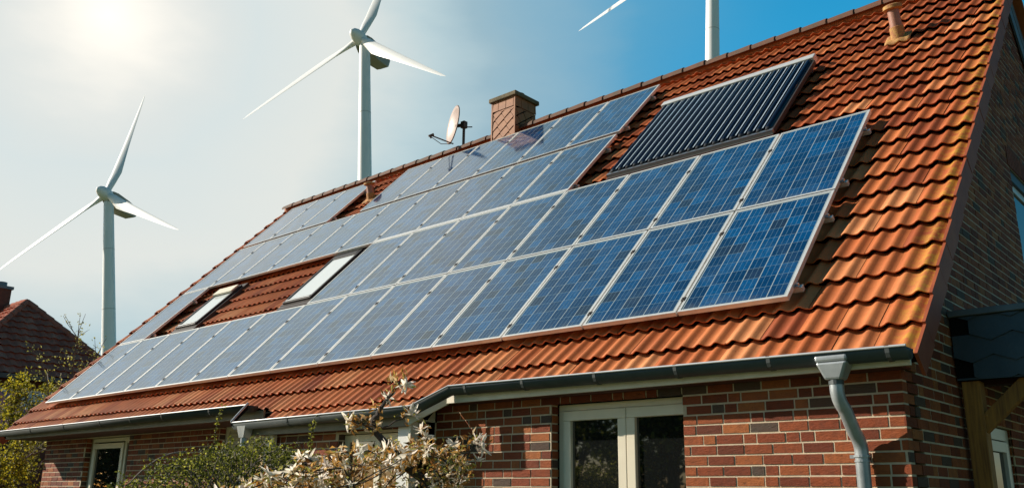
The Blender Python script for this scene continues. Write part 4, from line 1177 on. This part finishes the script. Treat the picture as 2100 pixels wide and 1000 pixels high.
# --- magnolia (local axes: a across the view, b away from the viewer)
HA, FA = Vector((0.7482, 0.6635, 0)), Vector((-0.6635, 0.7482, 0))
def magnolia():
    B0 = Vector((-0.952, -2.916, 0)); g_ = random.Random(21)
    o = thing('magnolia_bush', 'magnolia bush with white and withered brown flowers in front of the house', 'shrub', B0)
    def W(a, z, b=0.0): return B0 + HA * a + FA * b + Vector((0, 0, z))
    br = MB(); tips = []
    def limb(pts, r0, r1, sub=True):
        P = [Vector(p) for p in pts]
        Q = []
        for i in range(len(P) - 1):
            for t in range(3): Q.append(P[i].lerp(P[i + 1], t / 3) + (rvec(g_) * 0.008 if t else Vector()))
        Q.append(P[-1]); n = len(Q)
        br.tube(Q, [r0 + (r1 - r0) * i / (n - 1) for i in range(n)], 7)
        return Q
    main = limb([W(0.20, 0), W(0.16, 0.9, 0.02), W(0.10, 1.45), W(0.055, 1.644), W(-0.118, 1.803), W(-0.265, 1.951), W(-0.283, 2.02), W(-0.257, 2.062), W(-0.205, 2.146), W(-0.152, 2.217), W(-0.134, 2.255)], 0.035, 0.004)
    L2 = limb([W(0.055, 1.644), W(0.162, 1.739, -.02), W(0.271, 1.821, -.04), W(0.311, 1.885, -.05)], 0.012, 0.004)
    L3 = limb([W(0.0, 1.69), W(-0.06, 1.80, .05), W(0.017, 1.90, .06), W(-0.013, 1.965, .05)], 0.010, 0.003)
    L4 = limb([W(-0.25, 1.938), W(-0.352, 2.0, .03), W(-0.432, 2.013, .05)], 0.007, 0.003)
    L5 = limb([W(-0.12, 1.80), W(-0.30, 1.84, -.05), W(-0.453, 1.826, -.1), W(-0.59, 1.784, -.12)], 0.010, 0.003)
    L6 = limb([W(-0.267, 1.955), W(-0.183, 1.985, -.04), W(-0.075, 2.04, -.06)], 0.006, 0.003)
    L7 = limb([W(0.12, 1.3), W(-0.2, 1.5, .1), W(-0.55, 1.62, .15), W(-0.85, 1.70, .2)], 0.016, 0.004)
    L8 = limb([W(0.12, 1.3), W(-0.1, 1.45, -.15), W(-0.3, 1.60, -.25), W(-0.38, 1.74, -.3)], 0.014, 0.004)
    L9 = limb([W(0.12, 1.3), W(0.22, 1.55, .05), W(0.24, 1.70, .1)], 0.012, 0.004)
    # crown outline: height of the dense mass over a
    prof = [(-1.08, 1.58), (-0.95, 1.66), (-0.80, 1.70), (-0.62, 1.76), (-0.45, 1.80), (-0.33, 1.86), (-0.2, 1.85), (-0.05, 1.90), (0.06, 1.87), (0.16, 1.86), (0.24, 1.82), (0.29, 1.72), (0.30, 1.55)]
    def top(a):
        for (a0, z0), (a1, z1) in zip(prof, prof[1:]):
            if a0 <= a <= a1: return z0 + (z1 - z0) * (a - a0) / (a1 - a0)
        return 1.4
    spots = []   # (position, size, witheredness)
    for (a, z, b, s, w) in ((-0.134, 2.255, 0, 1.0, 0.55), (-0.10, 2.22, -.03, .9, 0.15), (-0.175, 2.235, .03, .8, 0.9), (-0.205, 2.146, 0, .8, .35), (-0.27, 2.09, .02, .7, 0.9), (-0.44, 2.013, .05, 1.1, 0.1), (-0.40, 1.99, .02, .9, 0.9), (-0.352, 2.0, .0, .6, .9),
                            (-0.31, 2.02, .05, .7, .95), (-0.26, 1.99, -.03, .8, 0.97), (-0.06, 2.045, -.06, 1.15, 0.0), (-0.11, 2.03, -.03, .8, .8), (-0.005, 1.97, .05, .9, 0.5), (0.02, 1.93, .04, 1.0, 0.1), (-0.02, 1.90, -.05, .9, .6),
                            (0.311, 1.90, -.05, 1.0, 0.2), (0.345, 1.875, -.08, 1.15, 0.0), (0.28, 1.91, -.02, .8, 0.95), (0.19, 1.88, 0, .95, .05), (0.24, 1.85, -.03, .8, .9), (0.33, 1.80, -.02, .7, 0.15), (0.22, 1.78, -.03, 1.0, .5), (-0.66, 1.80, -.1, 1.0, .05), (-0.60, 1.79, -.14, 1.0, .0), (-0.55, 1.80, -.1, .8, .6)):
        spots.append((W(a, z, b), s, w))
    for i in range(105):
        a = g_.uniform(-1.02, 0.28); z = top(a) - abs(g_.gauss(0, 1)) * 0.12 - 0.01; z = max(z, 1.40)
        b = g_.uniform(-0.45, 0.2)
        spots.append((W(a, z, b), g_.uniform(0.7, 1.1), g_.random()))
    # twigs carrying each cluster
    nodes = main[9:] + L2 + L3 + L4 + L5 + L6 + L7 + L8 + L9
    lv = MB(); wt = MB(); fl_pos = []
    def burst(p, k, spread):
        for _ in range(k):
            d = rvec(g_); d.z = d.z * 0.8 + 0.15
            leaf(wt, p + d * 0.008 + rvec(g_) * spread, d, rvec(g_), g_.uniform(0.03, 0.07), g_.uniform(0.012, 0.026), g_.random(), 0.4)
    for (p, s, w) in spots:
        q = min(nodes, key=lambda n_: (n_ - p).length + 0.4 * max(0, n_.z - p.z))
        if (q - p).length > 0.02:
            br.tube(wig(g_, q, p, 4, 0.02), [0.0045, 0.004, 0.0035, 0.003, 0.0025], 5)
        fl_pos.append((p, s, w))
        burst(p, int(2 + 9 * w), 0.025)
        for _ in range(g_.randint(2, 5)):
            d = rvec(g_); d.z = abs(d.z) * 0.7
            leaf(lv, p + rvec(g_) * 0.05, d, rvec(g_), g_.uniform(0.025, 0.05), g_.uniform(0.009, 0.018), g_.random())
    for _ in range(110):                          # bare side twigs with buds
        n_ = g_.choice(nodes); d = rvec(g_); d.z = abs(d.z) * 0.8
        e = n_ + d * g_.uniform(0.06, 0.2)
        if e.z > top((e - B0).dot(HA)) + 0.05: continue
        br.tube(wig(g_, n_, e, 3, 0.012), [0.003, 0.0026, 0.0022, 0.0015], 4)
        for _k in range(3):
            leaf(lv if g_.random() < 0.5 else wt, e + rvec(g_) * 0.03, rvec(g_), rvec(g_), g_.uniform(0.02, 0.045), 0.013, g_.random())
    for _ in range(300):                          # withered petals and young leaves through the crown
        a = g_.uniform(-1.04, 0.28); z = max(1.35, top(a) - abs(g_.gauss(0, 1)) * 0.13); p = W(a, z, g_.uniform(-0.42, 0.35))
        if g_.random() < 0.55:
            for _k in range(4): leaf(wt, p + rvec(g_) * 0.03, rvec(g_), rvec(g_), g_.uniform(0.03, 0.065), g_.uniform(0.012, 0.024), g_.random(), 0.4)
        else:
            for _k in range(4): leaf(lv, p + rvec(g_) * 0.035, rvec(g_), rvec(g_), g_.uniform(0.025, 0.05), g_.uniform(0.010, 0.019), g_.random())
    br.build('branches', 'bark', o, smooth=True)
    lv.build('leaves', 'leaf_olive', o); wt.build('withered_petals', 'withered', o)
    # flowers: a few shapes, copied
    protos = []
    for k in range(5):
        f = MB(); gg = random.Random(50 + k); NPt = 9
        for i in range(NPt):
            t = 2 * math.pi * i / NPt + gg.uniform(-.3, .3); el = gg.uniform(-0.5, 0.9)
            d = Vector((math.cos(t) * math.cos(el), math.sin(t) * math.cos(el), math.sin(el))); s = d.cross(Vector((0, 0, 1))).normalized(); u = s.cross(d)
            L = gg.uniform(0.045, 0.065); Wd = gg.uniform(0.015, 0.024); cur = gg.uniform(-0.5, 0.5)
            pts = []
            for j in range(5):
                x = j / 4; wv = Wd * math.sin(math.pi * (0.18 + 0.72 * x)) * (1 if j < 4 else 0.6)
                c = d * L * x + u * cur * L * x * x
                pts += [c - s * wv * 0.5 + u * 0.003, c - u * 0.003 * (j % 2), c + s * wv * 0.5 + u * 0.003]
            f.add(pts, [(j * 3 + q, j * 3 + q + 1, j * 3 + q + 4, j * 3 + q + 3) for j in range(4) for q in range(2)], gg.random())
        protos.append(f)
    meshes = [None] * 5
    cnt = 0
    for (p, s, w) in fl_pos:
        if w > 0.52: continue
        k = g_.randrange(5)
        if meshes[k] is None:
            q = protos[k].build('flower', 'petal', o, smooth=True, local=True); meshes[k] = q
        else:
            q = meshes[k].copy(); COL.objects.link(q); q.parent = o
        q.location = p - B0; q.rotation_euler = (g_.uniform(-1.2, 1.2), g_.uniform(-1.2, 1.2), g_.uniform(0, 6.28)); q.scale = (s * 1.08, s * 1.08, s * 1.08); cnt += 1
        if cnt >= 99: break
    # the smaller blossoms deeper in the crown
    rest = MB()
    for i in range(35):
        a = g_.uniform(-1.04, 0.28); z = max(1.36, top(a) - abs(g_.gauss(0, 1)) * 0.13); c0 = W(a, z, g_.uniform(-0.5, 0.25))
        f = protos[g_.randrange(5)]; m3 = Euler((g_.uniform(-1.4, 1.4), g_.uniform(-1.4, 1.4), g_.uniform(0, 6.28))).to_matrix() * g_.uniform(0.55, 0.85)
        rest.add([c0 + m3 @ Vector(v_) for v_ in f.v], f.f, g_.random())
    tag(rest.build('small_flowers', 'petal', o, smooth=True), kind='stuff')
    return cnt
magnolia()

# --- low arching shrub in the middle
def shrub():
    B0 = Vector((-3.727, -2.604, 0)); g_ = random.Random(31)
    o = thing('arching_shrub', 'low arching shrub with small yellow-green leaves left of the magnolia', 'shrub', B0)
    def W(a, z, b=0.0): return B0 + HA * a + FA * b + Vector((0, 0, z))
    br = MB(); lv = MB()
    prof = [(-0.85, 1.45), (-0.675, 1.61), (-0.588, 1.68), (-0.409, 1.78), (-0.147, 1.88), (0.118, 1.97), (0.391, 1.99), (0.63, 1.95), (0.80, 1.88), (1.0, 1.78), (1.25, 1.6), (1.4, 1.4)]
    def top(a):
        for (a0, z0), (a1, z1) in zip(prof, prof[1:]):
            if a0 <= a <= a1: return z0 + (z1 - z0) * (a - a0) / (a1 - a0)
        return 1.3
    for i in range(150):
        a0 = g_.uniform(-0.1, 0.5); a1 = g_.uniform(-0.85, 1.35); b1 = g_.uniform(-0.5, 0.5)
        tz = top((a0 + a1) / 2) - abs(g_.gauss(0, 0.10)); ez = max(1.2, top(a1) - abs(g_.gauss(0, 0.12)))
        p0, p1, p2 = W(a0, g_.uniform(0.4, 1.2), b1 * 0.3), W(a0 + (a1 - a0) * 0.45, tz + 0.16, b1 * 0.7), W(a1, ez, b1)
        pts = bez(p0, p1, p2, 9); br.tube(pts, [0.008 - 0.0065 * k / 9 for k in range(10)], 5)
        for p in pts[3:]:
            for _ in range(g_.randint(7, 12)):
                q = p + rvec(g_) * abs(g_.gauss(0, 0.045)); d = rvec(g_)
                leaf(lv, q, d, rvec(g_), g_.uniform(0.018, 0.036), g_.uniform(0.012, 0.022), min(1, max(0, g_.gauss(0.5, 0.3))))
    for i in range(420):
        a = g_.uniform(-0.8, 1.3); q = W(a, max(1.2, top(a) - abs(g_.gauss(0, 0.16))), g_.uniform(-0.5, 0.5))
        for _ in range(4): leaf(lv, q + rvec(g_) * 0.04, rvec(g_), rvec(g_), g_.uniform(0.018, 0.036), g_.uniform(0.012, 0.022), min(1, max(0, g_.gauss(0.45, 0.3))))
    # one long bare shoot arching out on the left
    br.tube(bez(W(-0.72, 1.55), W(-0.50, 1.92), W(-0.22, 1.92), 10), 0.007, 6)
    br.build('branches', 'palebark', o, smooth=True); lv.build('leaves', 'leaf_green', o)
shrub()

def tree(name, label, cat, base, height, spread, trunk_r, mleaf, n_leaf, seed, leaf_l=0.06, crown_lo=0.3, mbark='bark', nl=9, group=None, twiggy=False):
    g_ = random.Random(seed); B0 = Vector(base)
    o = thing(name, label, cat, B0, group=group)
    br = MB(); lv = MB(); ends = []
    lo = height * crown_lo
    tp = wig(g_, B0, B0 + Vector((g_.uniform(-.2, .2), g_.uniform(-.2, .2), height * 0.75)), 6, 0.05 * spread)
    br.tube(tp, [trunk_r * (1 - 0.8 * i / 6) for i in range(7)], 8)
    for i in range(nl):
        t = g_.uniform(0.25, 1.0); p = tp[min(5, int(t * 6))].copy()
        az = g_.uniform(0, 6.28); rr = spread * g_.uniform(0.55, 1.0); z = lo + (height - lo) * g_.uniform(0.25, 1.0)
        k = math.sqrt(max(0.05, 1 - ((z - lo) / (height - lo) - 0.45) ** 2 * 2.6))
        e = B0 + Vector((math.cos(az) * rr * k, math.sin(az) * rr * k, z)); pts = wig(g_, p, e, 5, 0.10 * spread, 0.05 * spread)
        br.tube(pts, [trunk_r * 0.45 * (1 - 0.8 * j / 5) for j in range(6)], 6); 
        for q in pts[2:]:
            for _ in range(5):
                d = (rvec(g_) + (e - p).normalized() * 0.6 + Vector((0, 0, 0.35 if twiggy else 0.1))).normalized(); e2 = q + d * spread * g_.uniform(0.2, 0.45)
                w = wig(g_, q, e2, 3, 0.03 * spread); br.tube(w, [trunk_r * 0.12, trunk_r * 0.1, trunk_r * 0.08, trunk_r * 0.05], 4); ends += w[1:]
    per = max(1, n_leaf // max(1, len(ends)))
    for q in ends:
        dens = g_.random()
        for _ in range(int(per * (0.3 + 1.4 * dens))):
            p = q + rvec(g_) * abs(g_.gauss(0, 0.08 if twiggy else 0.14)) * spread
            leaf(lv, p, rvec(g_), rvec(g_), leaf_l * g_.uniform(0.7, 1.4), leaf_l * g_.uniform(0.4, 0.75), min(1, max(0, g_.gauss(0.5, 0.28))))
    br.build('trunk', mbark, o, smooth=True); lv.build('crown', mleaf, o)
    return o
tree('twiggy_tree', 'thin twiggy tree with sparse young leaves before the neighbouring roof', 'tree', (-17.0, 1.7, 0), 4.95, 1.25, 0.07, 'leaf_olive', 3800, 41, 0.055, 0.25, 'palebark', 16, twiggy=True)
tree('yellow_bush', 'bush with bright yellow leaves at the left edge of the picture', 'shrub', (-18.4, 1.1, 0), 4.25, 0.75, 0.05, 'leaf_yellow', 3600, 42, 0.08, 0.55, 'bark', 12)
tree('hedge_bush', 'dense yellow-green bush at the lower left corner of the brick house', 'shrub', (-16.9, 0.5, 0), 2.6, 1.0, 0.06, 'leaf_yellow', 5500, 43, 0.07, 0.1, 'bark', 14)
# trees across the garden, seen mirrored in the door glass
for i, (x, y, h, s) in enumerate(((-16.5, -19.0, 7.5, 2.6), (-11.5, -17.5, 6.0, 2.4), (-6.5, -19.5, 7.0, 2.7))):
    tree('garden_tree', ['tall dark tree across the garden, nearest the sunny side', 'shortest dark tree across the garden, between two taller ones', 'wide dark tree across the garden, opposite the glass door'][i], 'tree', (x, y, 0), h, s, 0.16, 'leaf_green', 7000, 60 + i, 0.22, 0.12, 'bark', 14, group='trees across the garden')

tree('reflection_bush', 'broad out-of-view bush added to darken the left window reflection, nearer the wall', 'shrub', (-21.5, -4.6, 0), 4.4, 1.9, 0.1, 'leaf_dark', 9000, 78, 0.14, 0.06, 'bark', 16)  # out of view, added to darken what the left window mirrors
tree('reflection_bush', 'tall out-of-view bush added to darken the left window reflection, farther out', 'shrub', (-25.5, -6.6, 0), 4.6, 1.7, 0.1, 'leaf_dark', 7000, 77, 0.14, 0.08, 'bark', 14)  # second added bush, also only there for the dark window reflection
# --- hanging vine shoots at the gutter
def vine(label, pts, seed):
    g_ = random.Random(seed); P = [Vector(p) for p in pts]
    o = thing('hanging_vine', label, 'vine', P[0], group='vine shoots hanging from the gutter')
    st = MB(); lv = MB(); Q = []
    for a, c in zip(P, P[1:]): Q += wig(g_, a, c, 4, 0.015)[:-1]
    Q.append(P[-1]); st.tube(Q, 0.005, 5)
    for q in Q:
        for _ in range(4): leaf(lv, q + rvec(g_) * 0.02, rvec(g_), rvec(g_), g_.uniform(0.03, 0.055), g_.uniform(0.02, 0.035), g_.uniform(0.4, 1))
    st.build('stem', 'bark', o); lv.build('leaves', 'leaf_green', o)
vine('leafy vine shoot hanging from the left gutter before the roller shutter', [(-6.95, -0.66, 2.60), (-7.02, -0.68, 2.45), (-7.06, -0.66, 2.2), (-7.05, -0.62, 1.95)], 71)
vine('leafy vine shoot hanging from the bay gutter right of its downpipe', [(-4.86, -0.83, 2.36), (-4.88, -0.84, 2.2), (-4.92, -0.82, 2.05), (-4.95, -0.8, 1.9)], 72)
vine('leafy vine shoot climbing the bay corner beside the downpipe', [(-6.2, -0.72, 1.7), (-6.12, -0.70, 1.95), (-6.0, -0.68, 2.12), (-5.92, -0.66, 2.22)], 73)
